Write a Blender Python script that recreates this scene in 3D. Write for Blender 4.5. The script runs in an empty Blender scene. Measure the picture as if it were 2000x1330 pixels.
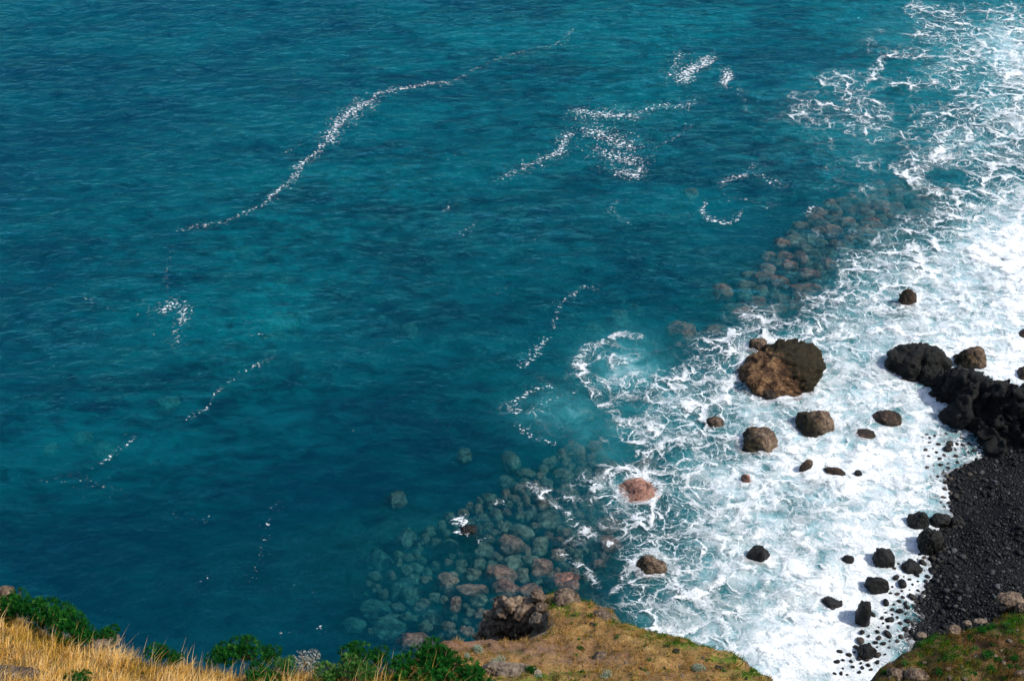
import bpy, bmesh, math, random
import numpy as np
from mathutils import Vector

# ------------------------------------------------------------------ camera, sky, sun, exposure
SC = bpy.context.scene
COL = SC.collection
CAM_H, PITCH, LENS = 60.0, math.radians(37.0), 50.0
F = 2000 * LENS / 36.0                    # focal length in photograph pixels (2000 px wide)
cam_d = bpy.data.cameras.new('camera'); cam = bpy.data.objects.new('camera', cam_d); COL.objects.link(cam)
cam.location = (0, 0, CAM_H); cam.rotation_euler = (math.pi / 2 - PITCH, 0, 0)
cam_d.lens = LENS; cam_d.sensor_width = 36; cam_d.clip_end = 20000; cam_d.clip_start = 0.5
SC.camera = cam
SUN = Vector((0.66, -0.12, 0.74)).normalized()   # direction towards the sun
elev = math.asin(SUN.z); azim = math.atan2(SUN.x, SUN.y)
world = bpy.data.worlds.new('World'); SC.world = world; world.use_nodes = True
wt = world.node_tree
sky = wt.nodes.new('ShaderNodeTexSky'); sky.sky_type = 'NISHITA'; sky.sun_disc = False
sky.sun_elevation = elev; sky.sun_rotation = azim; sky.dust_density = 2.0; sky.air_density = 1.0
wt.links.new(sky.outputs[0], wt.nodes['Background'].inputs[0]); wt.nodes['Background'].inputs[1].default_value = 0.14
sun_d = bpy.data.lights.new('sun', 'SUN'); sun = bpy.data.objects.new('sun', sun_d); COL.objects.link(sun)
sun_d.energy = 3.0; sun_d.angle = math.radians(1.0); sun_d.color = (1.0, 0.95, 0.87)
sun.rotation_euler = SUN.to_track_quat('Z', 'Y').to_euler(); sun.location = (30, -10, 120)
SC.view_settings.view_transform = 'Standard'; SC.view_settings.look = 'None'
SC.view_settings.exposure = 0.6; SC.view_settings.gamma = 1
SC.cycles.use_denoising = True
SC.cycles.max_bounces = 6; SC.cycles.diffuse_bounces = 2; SC.cycles.glossy_bounces = 2
SC.cycles.transparent_max_bounces = 12; SC.cycles.volume_bounces = 1
SC.cycles.caustics_reflective = False; SC.cycles.caustics_refractive = False
SC.cycles.sample_clamp_indirect = 4

# ------------------------------------------------------------------ small maths
cp, sp = math.cos(PITCH), math.sin(PITCH)
def ray(px, py):
    u = (px - 1000) / F; v = (665 - py) / F
    return u, cp + v * sp, -sp + v * cp
def at(px, py, z=0.0):
    """where the sight line of a photograph pixel meets the level z"""
    dx, dy, dz = ray(px, py); t = (z - CAM_H) / dz
    return dx * t, dy * t, z
def on_plane(px, py, pl):
    a, b, c = pl; dx, dy, dz = ray(px, py); t = (CAM_H - a) / (b * dx + c * dy - dz)
    return dx * t, dy * t, CAM_H + dz * t
def to_px(x, y, z=0.0):
    q = np.asarray(z) - CAM_H
    d = y * cp - q * sp; d = np.maximum(d, 1e-3)
    return 1000 + F * x / d, 665 - F * (y * sp + q * cp) / d
def scale_at(x, y, z=0.0):
    return F / (y * cp - (z - CAM_H) * sp)          # photograph pixels per metre

def _h(ix, iy, iz, seed):
    n = (ix.astype(np.int64) * 73856093) ^ (iy.astype(np.int64) * 19349663) ^ (iz.astype(np.int64) * 83492791) ^ (seed * 2654435761)
    n = n & 0xffffffff
    n = ((n ^ (n >> 15)) * 2246822519) & 0xffffffff
    n = ((n ^ (n >> 13)) * 3266489917) & 0xffffffff
    return (n ^ (n >> 16)) & 0xffffffff
def gnoise(x, y, z=None, seed=1):
    x = np.asarray(x, float); y = np.asarray(y, float); z = np.zeros_like(x) + 0.37 if z is None else np.asarray(z, float)
    fx, fy, fz = np.floor(x), np.floor(y), np.floor(z)
    dx, dy, dz = x - fx, y - fy, z - fz
    ix, iy, iz = fx.astype(np.int64), fy.astype(np.int64), fz.astype(np.int64)
    s = lambda t: t * t * t * (t * (t * 6 - 15) + 10)
    u, v, w = s(dx), s(dy), s(dz); out = 0
    for i in (0, 1):
        for j in (0, 1):
            for k in (0, 1):
                h = _h(ix + i, iy + j, iz + k, seed)
                gx = ((h & 1023) / 511.5 - 1); gy = (((h >> 10) & 1023) / 511.5 - 1); gz = (((h >> 20) & 1023) / 511.5 - 1)
                g = gx * (dx - i) + gy * (dy - j) + gz * (dz - k)
                out = out + g * (u if i else 1 - u) * (v if j else 1 - v) * (w if k else 1 - w)
    return out * 1.3
def fbm(x, y, z=None, oct=4, seed=1, gain=0.5, ridge=False):
    tot, a, f = 0, 1.0, 1.0
    for o in range(oct):
        n = gnoise(np.asarray(x) * f, np.asarray(y) * f, None if z is None else np.asarray(z) * f, seed + o * 17)
        tot = tot + a * ((1 - 2 * np.abs(n)) if ridge else n)
        a *= gain; f *= 2.03
    return tot
def sstep(a, b, x):
    t = np.clip((x - a) / (b - a), 0, 1); return t * t * (3 - 2 * t)
def seg_dist(x, y, p, q):
    ax, ay = p; bx, by = q; dx, dy = bx - ax, by - ay
    t = np.clip(((x - ax) * dx + (y - ay) * dy) / (dx * dx + dy * dy + 1e-12), 0, 1)
    return np.hypot(x - ax - t * dx, y - ay - t * dy), t
def inside(x, y, poly):
    r = np.zeros(np.shape(x), bool)
    for (ax, ay), (bx, by) in zip(poly, poly[1:] + poly[:1]):
        if ay == by: continue
        c = ((ay > y) != (by > y)) & (x < (bx - ax) * (y - ay) / (by - ay) + ax)
        r ^= c
    return r
def signed(x, y, poly):
    """distance to the outline, positive inside"""
    d = np.full(np.shape(x), 1e9)
    for p, q in zip(poly, poly[1:] + poly[:1]):
        d = np.minimum(d, seg_dist(x, y, p, q)[0])
    return np.where(inside(x, y, poly), d, -d)

# ------------------------------------------------------------------ objects
def mesh_arrays(name, v, faces, smooth=True):
    """faces: list of (n,k) index arrays"""
    me = bpy.data.meshes.new(name)
    v = np.asarray(v, np.float32)
    me.vertices.add(len(v)); me.vertices.foreach_set('co', v.ravel())
    faces = [np.asarray(f, np.int32) for f in faces if len(f)]
    loops = np.concatenate([f.ravel() for f in faces]); tot = np.concatenate([np.full(len(f), f.shape[1]) for f in faces])
    me.loops.add(len(loops)); me.loops.foreach_set('vertex_index', loops.astype(np.int32))
    me.polygons.add(len(tot)); start = np.concatenate([[0], np.cumsum(tot)[:-1]])
    me.polygons.foreach_set('loop_start', start.astype(np.int32)); me.polygons.foreach_set('loop_total', tot.astype(np.int32))
    me.polygons.foreach_set('use_smooth', np.full(len(tot), smooth, bool))
    me.update(calc_edges=True); me.validate()
    return me
def attr(me, name, vals):
    a = me.attributes.new(name, 'FLOAT', 'POINT'); a.data.foreach_set('value', np.asarray(vals, np.float32).ravel())
def link(name, me, mat=None, parent=None, loc=(0, 0, 0)):
    o = bpy.data.objects.new(name, me); COL.objects.link(o); o.location = loc
    if mat is not None and me is not None and not me.materials: me.materials.append(mat)
    if parent: o.parent = parent
    return o
def tag(o, label, cat=None, group=None, kind=None):
    if label: o['label'] = label
    if cat: o['category'] = cat
    if group: o['group'] = group
    if kind: o['kind'] = kind
    return o
def grid_mesh(name, xs, ys, zfun):
    X, Y = np.meshgrid(xs, ys); Z = zfun(X, Y)
    return X, Y, Z, grid_faces(len(xs), len(ys))
def grid_faces(nx, ny):
    i = np.arange(nx * ny).reshape(ny, nx)
    return np.stack([i[:-1, :-1], i[:-1, 1:], i[1:, 1:], i[1:, :-1]], -1).reshape(-1, 4)
def axis(a, b, step, lo, hi, grow=1.35):
    c = list(np.arange(a, b + step * 0.5, step)); s = step
    while c[-1] < hi: s *= grow; c.append(min(hi, c[-1] + s))
    s = step
    while c[0] > lo: s *= grow; c.insert(0, max(lo, c[0] - s))
    return np.array(c)
def sub_mesh(name, V, faces, keep, attrs):
    f = faces[keep]; used = np.unique(f); m = np.full(len(V), -1, np.int64); m[used] = np.arange(len(used))
    me = mesh_arrays(name, V[used], [m[f]])
    for k, a in attrs.items(): attr(me, k, a[used])
    return me

# ------------------------------------------------------------------ material helpers
class G:
    def __init__(self, name):
        self.m = bpy.data.materials.new(name); self.m.use_nodes = True
        self.t = self.m.node_tree; self.t.nodes.clear(); self.out = self.t.nodes.new('ShaderNodeOutputMaterial')
    def n(self, kind, props=None, **inp):
        nd = self.t.nodes.new('ShaderNode' + kind)
        for k, v in (props or {}).items(): setattr(nd, k, v)
        for k, v in inp.items():
            key = int(k[1:]) if k[0] == 'i' and k[1:].isdigit() else k.replace('_', ' ')
            s = nd.inputs[key]
            if hasattr(v, 'links'): self.t.links.new(v, s)
            else: s.default_value = v
        return nd
    def math(self, op, a, b=0.0, c=0.0, clamp=False):
        return self.n('Math', {'operation': op, 'use_clamp': clamp}, i0=a, i1=b, i2=c).outputs[0]
    def vmath(self, op, a, b):
        nd = self.n('VectorMath', {'operation': op}, i0=a)
        s = nd.inputs['Scale'] if op == 'SCALE' else nd.inputs[1]
        if hasattr(b, 'links'): self.t.links.new(b, s)
        else: s.default_value = b
        return nd.outputs[0]
    def attr(self, name): return self.n('Attribute', {'attribute_name': name}).outputs['Fac']
    def pos(self): return self.n('NewGeometry').outputs['Position']
    def obj(self): return self.n('TexCoord').outputs['Object']
    def noise(self, vec, scale, detail=4, rough=0.55, dist=0.0):
        return self.n('TexNoise', None, Vector=vec, Scale=scale, Detail=detail, Roughness=rough, Distortion=dist)
    def sm(self, x, a, b, lo=0.0, hi=1.0):
        nd = self.n('MapRange', {'interpolation_type': 'SMOOTHSTEP'}, Value=x)
        for k, v in (('From Min', a), ('From Max', b), ('To Min', lo), ('To Max', hi)):
            if hasattr(v, 'links'): self.t.links.new(v, nd.inputs[k])
            else: nd.inputs[k].default_value = v
        return nd.outputs[0]
    def ramp(self, fac, stops, interp='LINEAR'):
        nd = self.n('ValToRGB', None, Fac=fac); cr = nd.color_ramp; cr.interpolation = interp
        while len(cr.elements) < len(stops): cr.elements.new(0.5)
        for e, (p, c) in zip(cr.elements, stops): e.position = p; e.color = (*c, 1)
        return nd.outputs[0]
    def mixc(self, f, a, b, mode='MIX'):
        nd = self.n('Mix', {'data_type': 'RGBA', 'blend_type': mode})
        for s, v in ((nd.inputs[0], f), (nd.inputs[6], a), (nd.inputs[7], b)):
            if hasattr(v, 'links'): self.t.links.new(v, s)
            else: s.default_value = v if not isinstance(v, tuple) else (*v, 1)[:4]
        return nd.outputs[2]
    def mixs(self, f, a, b):
        return self.n('MixShader', None, i0=f, i1=a, i2=b).outputs[0]
    def bump(self, h, strength=0.5, dist=0.1, normal=None):
        nd = self.n('Bump', None, Height=h, Strength=strength, Distance=dist)
        if normal is not None: self.t.links.new(normal, nd.inputs['Normal'])
        return nd.outputs[0]
    def principled(self, col, rough=0.8, normal=None, spec=0.3):
        nd = self.n('BsdfPrincipled', None, Roughness=rough)
        nd.inputs['Specular IOR Level'].default_value = spec
        if hasattr(col, 'links'): self.t.links.new(col, nd.inputs['Base Color'])
        else: nd.inputs['Base Color'].default_value = (*col, 1)
        if normal is not None: self.t.links.new(normal, nd.inputs['Normal'])
        return nd.outputs[0]
    def done(self, surf=None, vol=None):
        if surf is not None: self.t.links.new(surf, self.out.inputs['Surface'])
        if vol is not None: self.t.links.new(vol, self.out.inputs['Volume'])
        return self.m

def mat_water():
    g = G('sea_water'); P = g.pos()
    # wind ripples: stretched along x
    w1 = g.noise(g.vmath('MULTIPLY', P, (0.75, 1.1, 1.0)), 0.7, 6, 0.6, 0.4).outputs[0]
    w2 = g.noise(g.vmath('MULTIPLY', P, (1.8, 2.6, 1.0)), 1.0, 4, 0.6, 0.3).outputs[0]
    gust = g.math('MULTIPLY', g.sm(g.noise(P, 0.05, 3).outputs[0], 0.35, 0.65, 0.55, 1.0), g.attr('chop'))
    h = g.math('ADD', g.math('MULTIPLY', w1, 0.6), g.math('MULTIPLY', w2, 0.2))
    nrm = g.bump(g.math('MULTIPLY', h, gust), 1.0, 1.1)
    fr = g.n('Fresnel', None, IOR=1.33, Normal=nrm).outputs[0]
    glossy = g.n('BsdfGlossy', None, Roughness=0.12, Normal=nrm, Color=(0.16, 0.70, 0.9, 1)).outputs[0]
    clear = g.n('BsdfTransparent').outputs[0]
    # milk is air bubbles; teal is stirred water with painted light-and-dark wave streaks
    milk = g.attr('milk'); teal = g.attr('teal')
    sn = g.noise(g.vmath('MULTIPLY', P, (0.50, 1.0, 1.0)), 1.0, 7, 0.68, 0.7).outputs[0]
    sl = g.noise(g.vmath('MULTIPLY', P, (0.06, 0.12, 1.0)), 1.0, 4, 0.55, 0.5).outputs[0]
    sn = g.math('ADD', g.math('MULTIPLY', sn, 0.54), g.math('MULTIPLY', sl, 0.46))
    tealf = g.math('MULTIPLY', teal, g.sm(sn, 0.38, 0.63, 0.0, 1.0))
    mn = g.noise(P, 0.55, 7, 0.62, 0.8).outputs[0]
    milkf = g.math('MULTIPLY', milk, g.sm(mn, 0.25, 0.72, 0.45, 1.0), clamp=True)
    tl = g.n('BsdfDiffuse', None, Color=(0.0, 0.150, 0.172, 1), Normal=nrm).outputs[0]
    mcol = g.ramp(milkf, [(0.0, (0.004, 0.13, 0.16)), (0.4, (0.035, 0.23, 0.255)), (0.65, (0.22, 0.42, 0.455)), (1.0, (0.60, 0.72, 0.75))])
    mk = g.n('BsdfDiffuse', None, Color=mcol, Normal=nrm).outputs[0]
    body = g.mixs(tealf, clear, tl)
    body = g.mixs(g.math('MULTIPLY', milkf, 1.25, clamp=True), body, mk)
    surf = g.mixs(fr, body, glossy)
    s = g.n('VolumeScatter', None, Color=(0.0, 0.105, 0.165, 1), Density=0.14, Anisotropy=0.0).outputs[0]
    a = g.n('VolumeAbsorption', None, Color=(0.10, 0.74, 0.82, 1), Density=0.40).outputs[0]
    vol = g.n('AddShader', None, i0=s, i1=a).outputs[0]
    return g.done(surf, vol)

def mat_foam():
    g = G('sea_foam'); P = g.pos(); D = g.attr('foam'); S = g.attr('speck')
    wv = g.vmath('SCALE', g.vmath('SUBTRACT', g.noise(P, 0.35, 3).outputs['Color'], (0.5, 0.5, 0.5)), 2.4)
    wv2 = g.vmath('SCALE', g.vmath('SUBTRACT', g.noise(P, 1.6, 4, 0.6).outputs['Color'], (0.5, 0.5, 0.5)), 0.75)
    Q = g.vmath('ADD', g.vmath('ADD', P, wv), wv2)
    Q = g.vmath('MULTIPLY', Q, (1.0, 1.1, 0.0))
    big = g.noise(P, 0.28, 4, 0.6, 0.4).outputs[0]
    mid = g.noise(Q, 1.3, 6, 0.65).outputs[0]
    fine = g.noise(P, 7.0, 5, 0.7).outputs[0]
    Dm = g.math('MULTIPLY_ADD', g.math('SUBTRACT', big, 0.5), g.math('MULTIPLY', g.sm(D, 0.0, 0.35), 1.0), D, clamp=True)
    al = None
    patch = g.sm(g.math('ADD', big, g.math('MULTIPLY', g.math('SUBTRACT', D, 0.22), 1.2)), 0.40, 0.60, 0.10, 1.0)
    for sc, k, amp in ((0.33, 0.24, 1.0), (0.80, 0.19, 0.95), (1.9, 0.15, 0.8), (4.5, 0.13, 0.6)):
        e = g.n('TexVoronoi', {'feature': 'DISTANCE_TO_EDGE', 'voronoi_dimensions': '2D'}, Vector=Q, Scale=sc).outputs['Distance']
        w = g.math('MULTIPLY', g.math('MULTIPLY', Dm, k), g.sm(mid, 0.36, 0.66, 0.06, 1.7))
        w = g.math('ADD', w, 0.004)
        a = g.sm(e, 0.0, g.math('MULTIPLY', w, 1.35), amp, 0.0)
        a = g.math('MULTIPLY', a, g.sm(g.noise(P, 0.75 * sc + 0.15, 5, 0.6, 0.5).outputs[0], 0.36, 0.60, 0.12, 1.0))
        al = a if al is None else g.math('MAXIMUM', al, a)
    al = g.math('MULTIPLY', al, g.math('MULTIPLY', patch, g.sm(Dm, 0.03, 0.20)))
    al = g.math('MULTIPLY', al, g.sm(fine, 0.32, 0.52, 0.35, 1.0))
    fill = g.sm(g.math('ADD', g.math('MULTIPLY', mid, 1.0), g.math('MULTIPLY', fine, 0.35)), g.math('SUBTRACT', 1.34, g.math('MULTIPLY', Dm, 0.92)), g.math('SUBTRACT', 1.64, g.math('MULTIPLY', Dm, 0.92)), 0.0, 0.97)
    al = g.math('MAXIMUM', al, fill)
    soft = g.noise(P, 0.9, 6, 0.62, 0.7).outputs[0]
    film = g.math('MULTIPLY', g.math('MULTIPLY', g.sm(Dm, 0.38, 0.88), g.sm(soft, 0.38, 0.66)), 0.66)
    al = g.math('MAXIMUM', al, film)
    # drifting flecks
    fl = g.noise(g.vmath('MULTIPLY', P, (3.8, 5.6, 1.0)), 1.0, 6, 0.62, 0.6).outputs[0]
    thr = g.math('SUBTRACT', 0.745, g.math('MULTIPLY', S, 0.30))
    fa = g.sm(fl, thr, g.math('ADD', thr, 0.10), 0.0, 0.85)
    fa = g.math('MULTIPLY', fa, g.sm(S, 0.02, 0.12))
    al = g.math('MAXIMUM', al, fa, clamp=True)
    al = g.math('MINIMUM', al, 1.0)
    nrm = g.bump(g.math('ADD', g.math('MULTIPLY', mid, 0.5), g.math('MULTIPLY', fine, 0.2)), 0.7, 0.35)
    white = g.n('BsdfDiffuse', None, Color=(0.70, 0.74, 0.76, 1), Normal=nrm).outputs[0]
    sh = g.mixs(al, g.n('BsdfTransparent').outputs[0], white)
    return g.done(sh)

def mat_rock(name, dark, mid, light, moss=None, moss_amt=0.0, scale=1.0, wet=0.35, rough=0.75, lo=0.41, hi=0.60, spec=0.25, top=None):
    g = G(name); P = g.obj() ; W = g.pos()
    n1 = g.noise(P, 0.9 * scale, 8, 0.65, 0.4).outputs[0]; n2 = g.noise(P, 4.5 * scale, 6, 0.7).outputs[0]; n3 = g.noise(P, 16 * scale, 4, 0.7).outputs[0]
    f = g.math('ADD', g.math('MULTIPLY', n1, 0.6), g.math('MULTIPLY', n2, 0.4))
    c = g.ramp(f, [(lo, dark), ((lo + hi) / 2, mid), (hi, light)])
    if moss:
        m = g.math('MULTIPLY', g.sm(g.noise(P, 1.6 * scale, 6, 0.7, 0.3).outputs[0], 0.5, 0.62), moss_amt)
        c = g.mixc(m, c, moss)
    if top:                                                    # dark weed on the big rock; painted shade side on tan boulders
        o = g.n('SeparateXYZ', None, Vector=P)
        q = g.math('ADD', g.math('ADD', g.math('MULTIPLY', o.outputs[0], top[0]), g.math('MULTIPLY', o.outputs[1], top[1])), g.math('MULTIPLY', o.outputs[2], top[2]))
        q = g.math('ADD', q, g.math('MULTIPLY', g.math('SUBTRACT', g.noise(P, 1.1, 6, 0.65, 0.5).outputs[0], 0.5), top[4]))
        c = g.mixc(g.sm(q, top[3] - 0.15, top[3] + 0.15, 0.0, 0.93), c, g.mixc(g.sm(n2, 0.4, 0.62), (0.008, 0.008, 0.006), (0.035, 0.030, 0.012)))
    c = g.mixc(g.sm(n3, 0.35, 0.7), g.mixc(0.35, c, (0.0, 0.0, 0.0)), c)
    z = g.n('SeparateXYZ', None, Vector=W).outputs[2]
    zz = g.math('ADD', z, g.math('MULTIPLY', g.math('SUBTRACT', n1, 0.5), 0.8))
    wetf = g.sm(zz, wet * 0.4, wet + 0.25, 1.0, 0.0)            # splashed band at the waterline
    c = g.mixc(g.math('MULTIPLY', wetf, 0.55), c, g.mixc(1.0, c, (0.30, 0.27, 0.26), 'MULTIPLY'))
    r = g.math('SUBTRACT', rough, g.math('MULTIPLY', wetf, 0.3))
    nrm = g.bump(g.math('ADD', g.math('MULTIPLY', n2, 0.6), g.math('MULTIPLY', n3, 0.3)), 0.9, 0.18 / scale)
    return g.done(g.principled(c, r, nrm, spec))

def mat_cobble(name, dark, light, rough=0.55):
    g = G(name); P = g.obj()
    rnd = g.n('ObjectInfo').outputs['Random']; v = g.attr('tint')
    f = g.math('FRACT', g.math('ADD', rnd, v))
    c = g.ramp(f, [(0.0, dark), (0.75, tuple(0.86 * a + 0.14 * b for a, b in zip(dark, light))), (1.0, light)])
    c = g.mixc(g.sm(g.noise(P, 9.0, 4, 0.7).outputs[0], 0.35, 0.65, 0.0, 0.5), c, g.mixc(1.0, c, (0.45, 0.43, 0.42), 'MULTIPLY'))
    nrm = g.bump(g.noise(P, 14, 4, 0.7).outputs[0], 0.4, 0.06)
    return g.done(g.principled(c, rough, nrm, 0.16))

def mat_blades(name, stops, trans=0.35):
    g = G(name); t = g.attr('tint')
    c = g.ramp(t, stops)
    d = g.n('BsdfDiffuse', None, Color=c).outputs[0]; tr = g.n('BsdfTranslucent', None, Color=c).outputs[0]
    return g.done(g.mixs(trans, d, tr))

def mat_ground(name, cols, scale=1.0, bump=0.5, thr=None):
    """earth, turf and stones mixed by noise; attribute 'steep' shows bare rock on the cliff faces"""
    g = G(name); P = g.pos()
    a = g.noise(P, 0.5 * scale, 7, 0.65, 0.5).outputs[0]; b = g.noise(P, 2.3 * scale, 7, 0.7, 0.3).outputs[0]; d = g.noise(P, 11 * scale, 5, 0.7).outputs[0]
    f = g.math('ADD', g.math('MULTIPLY', a, 0.5), g.math('MULTIPLY', b, 0.5))
    n = len(cols['soil']); c = g.ramp(f, [(0.34 + 0.32 * i / (n - 1), q) for i, q in enumerate(cols['soil'])])
    gr = g.math('MULTIPLY', g.attr('green'), g.sm(g.noise(P, 1.7 * scale, 6, 0.7, 0.4).outputs[0], 0.42, 0.58))
    c = g.mixc(gr, c, cols['green'])
    c = g.mixc(g.math('MULTIPLY', g.attr('earth'), g.sm(b, 0.3, 0.55)), c, cols['earth'])
    rk = g.ramp(g.math('ADD', g.math('MULTIPLY', b, 0.6), g.math('MULTIPLY', d, 0.4)), [(0.36, cols['rock'][0]), (0.5, cols['rock'][1]), (0.64, cols['rock'][2])])
    c = g.mixc(g.sm(g.math('ADD', g.attr('steep'), g.math('MULTIPLY', g.math('SUBTRACT', b, 0.5), 0.9)), 0.35, 0.65), c, rk)
    c = g.mixc(g.sm(d, 0.34, 0.62), g.mixc(0.5, c, (0.01, 0.008, 0.006)), c)
    h = g.math('ADD', g.math('MULTIPLY', b, 0.6), g.math('MULTIPLY', d, 0.25))
    return g.done(g.principled(c, 0.95, g.bump(h, bump, 0.25 / scale), 0.1))

M_WATER, M_FOAM = mat_water(), mat_foam()
M_ROCKBROWN = mat_rock('brown_basalt', (0.012, 0.010, 0.009), (0.060, 0.036, 0.024), (0.20, 0.13, 0.085), (0.035, 0.035, 0.008), 0.7)
M_BIGROCK = mat_rock('weedy_basalt', (0.020, 0.012, 0.008), (0.10, 0.052, 0.025), (0.26, 0.155, 0.075), (0.05, 0.02, 0.012), 0.6, 2.2, 0.3, 0.8, 0.42, 0.58, 0.15, (0.75, 0.30, 0.45, 0.42, 2.8))
M_ROCKTAN = mat_rock('tan_basalt', (0.02, 0.015, 0.012), (0.14, 0.095, 0.066), (0.27, 0.20, 0.145), (0.09, 0.06, 0.012), 0.45, 1.3, 0.35, 0.75, 0.42, 0.58, 0.2, (-0.8, -0.25, -0.2, 0.12, 1.6))  # left and lower flank darkened in the colour, as the side in shade
M_ROCKBLACK = mat_rock('black_basalt', (0.002, 0.003, 0.003), (0.007, 0.008, 0.008), (0.028, 0.027, 0.023), (0.006, 0.009, 0.003), 0.3, 1.0, 0.5, 0.6, spec=0.3)
M_REEF = mat_rock('reef_basalt', (0.002, 0.003, 0.003), (0.007, 0.008, 0.008), (0.05, 0.045, 0.038), None, 0, 0.9, 0.3, 0.7, 0.44, 0.70, 0.25)
M_SUBRED = mat_rock('submerged_red_rock', (0.12, 0.055, 0.040), (0.50, 0.25, 0.18), (0.88, 0.52, 0.40), (0.10, 0.08, 0.04), 0.3, 1.2, -9)
M_SUBGREY = mat_rock('submerged_grey_rock', (0.09, 0.075, 0.055), (0.34, 0.28, 0.21), (0.68, 0.58, 0.45), (0.10, 0.11, 0.04), 0.3, 1.2, -9)
M_CLIFFROCK = mat_rock('cliff_conglomerate', (0.04, 0.026, 0.016), (0.27, 0.19, 0.13), (0.58, 0.45, 0.32), (0.10, 0.085, 0.01), 0.35, 2.2, -9, 0.9)
M_PALEROCK = mat_rock('pale_hill_rock', (0.10, 0.07, 0.05), (0.36, 0.28, 0.20), (0.55, 0.45, 0.34), None, 0, 3.0, -9, 0.9)
M_COBBLE = mat_cobble('cobble_basalt', (0.002, 0.003, 0.004), (0.085, 0.088, 0.092))
M_WETSTONE = mat_cobble('wet_stone', (0.010, 0.011, 0.012), (0.075, 0.062, 0.050), 0.4)

# ------------------------------------------------------------------ sea bed, beach
CP = [(-200, -50, -16), (0, 700, -13), (-100, 1330, -13), (600, -50, -15), (600, 700, -11), (600, 1200, -8.5), (740, 1200, -4.2), (830, 1100, -4.0), (900, 1200, -2.6), (900, 1050, -3.4),
      (1030, 1000, -2.8), (1000, 1120, -2.2), (1000, 830, -7), (1150, 850, -3.0), (1200, 500, -9), (1300, 650, -4.5), (1500, 520, -2.7), (1450, 570, -3.0), (1700, 430, -2.2), (1850, 380, -2.4),
      (1500, 250, -9), (1600, 340, -6.5), (1800, 150, -7), (2000, 100, -5), (1500, 700, -2.0), (1400, 900, -1.8), (1200, 1050, -2.2), (1600, 900, -1.2), (1750, 1000, -0.6), (1600, 1200, -0.9),
      (1300, 1200, -2.4), (1900, 520, -1.4), (2000, 600, -1.2), (2000, 700, -0.6), (1840, 880, -0.22), (1890, 880, -0.05), (1800, 1000, -0.3), (1790, 1060, -0.1), (1790, 1110, -0.12), (1730, 1200, -0.25),
      (1690, 1290, -0.25), (1920, 920, 0.22), (1900, 985, 0.22), (1850, 1050, 0.2), (1850, 1100, 0.25), (1795, 1180, 0.03), (1772, 1240, 0.03), (1750, 1180, -0.22), (1740, 1240, -0.2), (1960, 960, 0.7), (1930, 1060, 0.8), (1880, 1160, 0.8),
      (2000, 900, 0.8), (2000, 1050, 1.4), (1960, 1180, 1.4), (2150, 1000, 2.2), (2150, 1200, 2.5), (1830, 1280, 0.4), (1100, 1160, -2.0), (950, 1260, -2.5), (2100, 760, 0.8), (1700, 1400, 0.0)]
CPW = np.array([(*at(px, py, min(z, 0) * 0.0)[:2], z) for px, py, z in CP])
def bed_z(X, Y):
    num = np.zeros_like(X); den = np.zeros_like(X)
    for cx, cy, cz in CPW:
        w = 1.0 / ((X - cx) ** 2 + (Y - cy) ** 2 + 0.35) ** 1.9
        num += w * cz; den += w
    z = num / den
    far = sstep(160, 400, np.hypot(X, Y))
    z = z * (1 - far) - 25 * far
    return z + 0.07 * fbm(X * 0.9, Y * 0.9, oct=4, seed=5, gain=0.6) * np.clip(1 - z, 0.3, 4)
xs = axis(-45, 48, 0.4, -1500, 1500); ys = axis(38, 140, 0.4, -200, 3000)
X, Y, Z, FQ = grid_mesh('seabed', xs, ys, bed_z)
V = np.stack([X, Y, Z], -1).reshape(-1, 3); zc = V[FQ, 2].mean(1)
px, py = to_px(V[:, 0], V[:, 1], V[:, 2])
def mat_bed():
    g = G('seabed_rubble'); P = g.pos()
    n = g.noise(P, 0.35, 7, 0.65, 0.6).outputs[0]; m = g.noise(P, 2.5, 5, 0.7).outputs[0]
    c = g.ramp(g.math('ADD', g.math('MULTIPLY', n, 0.6), g.math('MULTIPLY', m, 0.4)), [(0.38, (0.02, 0.03, 0.02)), (0.5, (0.06, 0.07, 0.05)), (0.64, (0.14, 0.15, 0.11))])
    return g.done(g.principled(c, 0.95, g.bump(m, 0.8, 0.3), 0.1))
def mat_beach():
    g = G('black_shingle'); P = g.pos()
    v = g.n('TexVoronoi', {'feature': 'F1'}, Vector=P, Scale=7.0)
    c = g.ramp(g.n('SeparateColor', None, Color=v.outputs['Color']).outputs[0], [(0, (0.002, 0.003, 0.003)), (0.7, (0.006, 0.007, 0.008)), (1, (0.02, 0.02, 0.02))])
    return g.done(g.principled(c, 0.6, g.bump(g.math('MULTIPLY', v.outputs['Distance'], -1), 1.0, 0.12), 0.15))
shore = zc > -0.12
o = link('seabed', sub_mesh('seabed', V, FQ, ~shore, {}), mat_bed()); tag(o, None, kind='structure')
o = link('beach', sub_mesh('beach', V, FQ, shore & (V[FQ, 0].mean(1) > 0), {}), mat_beach()); tag(o, None, kind='structure')

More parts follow.
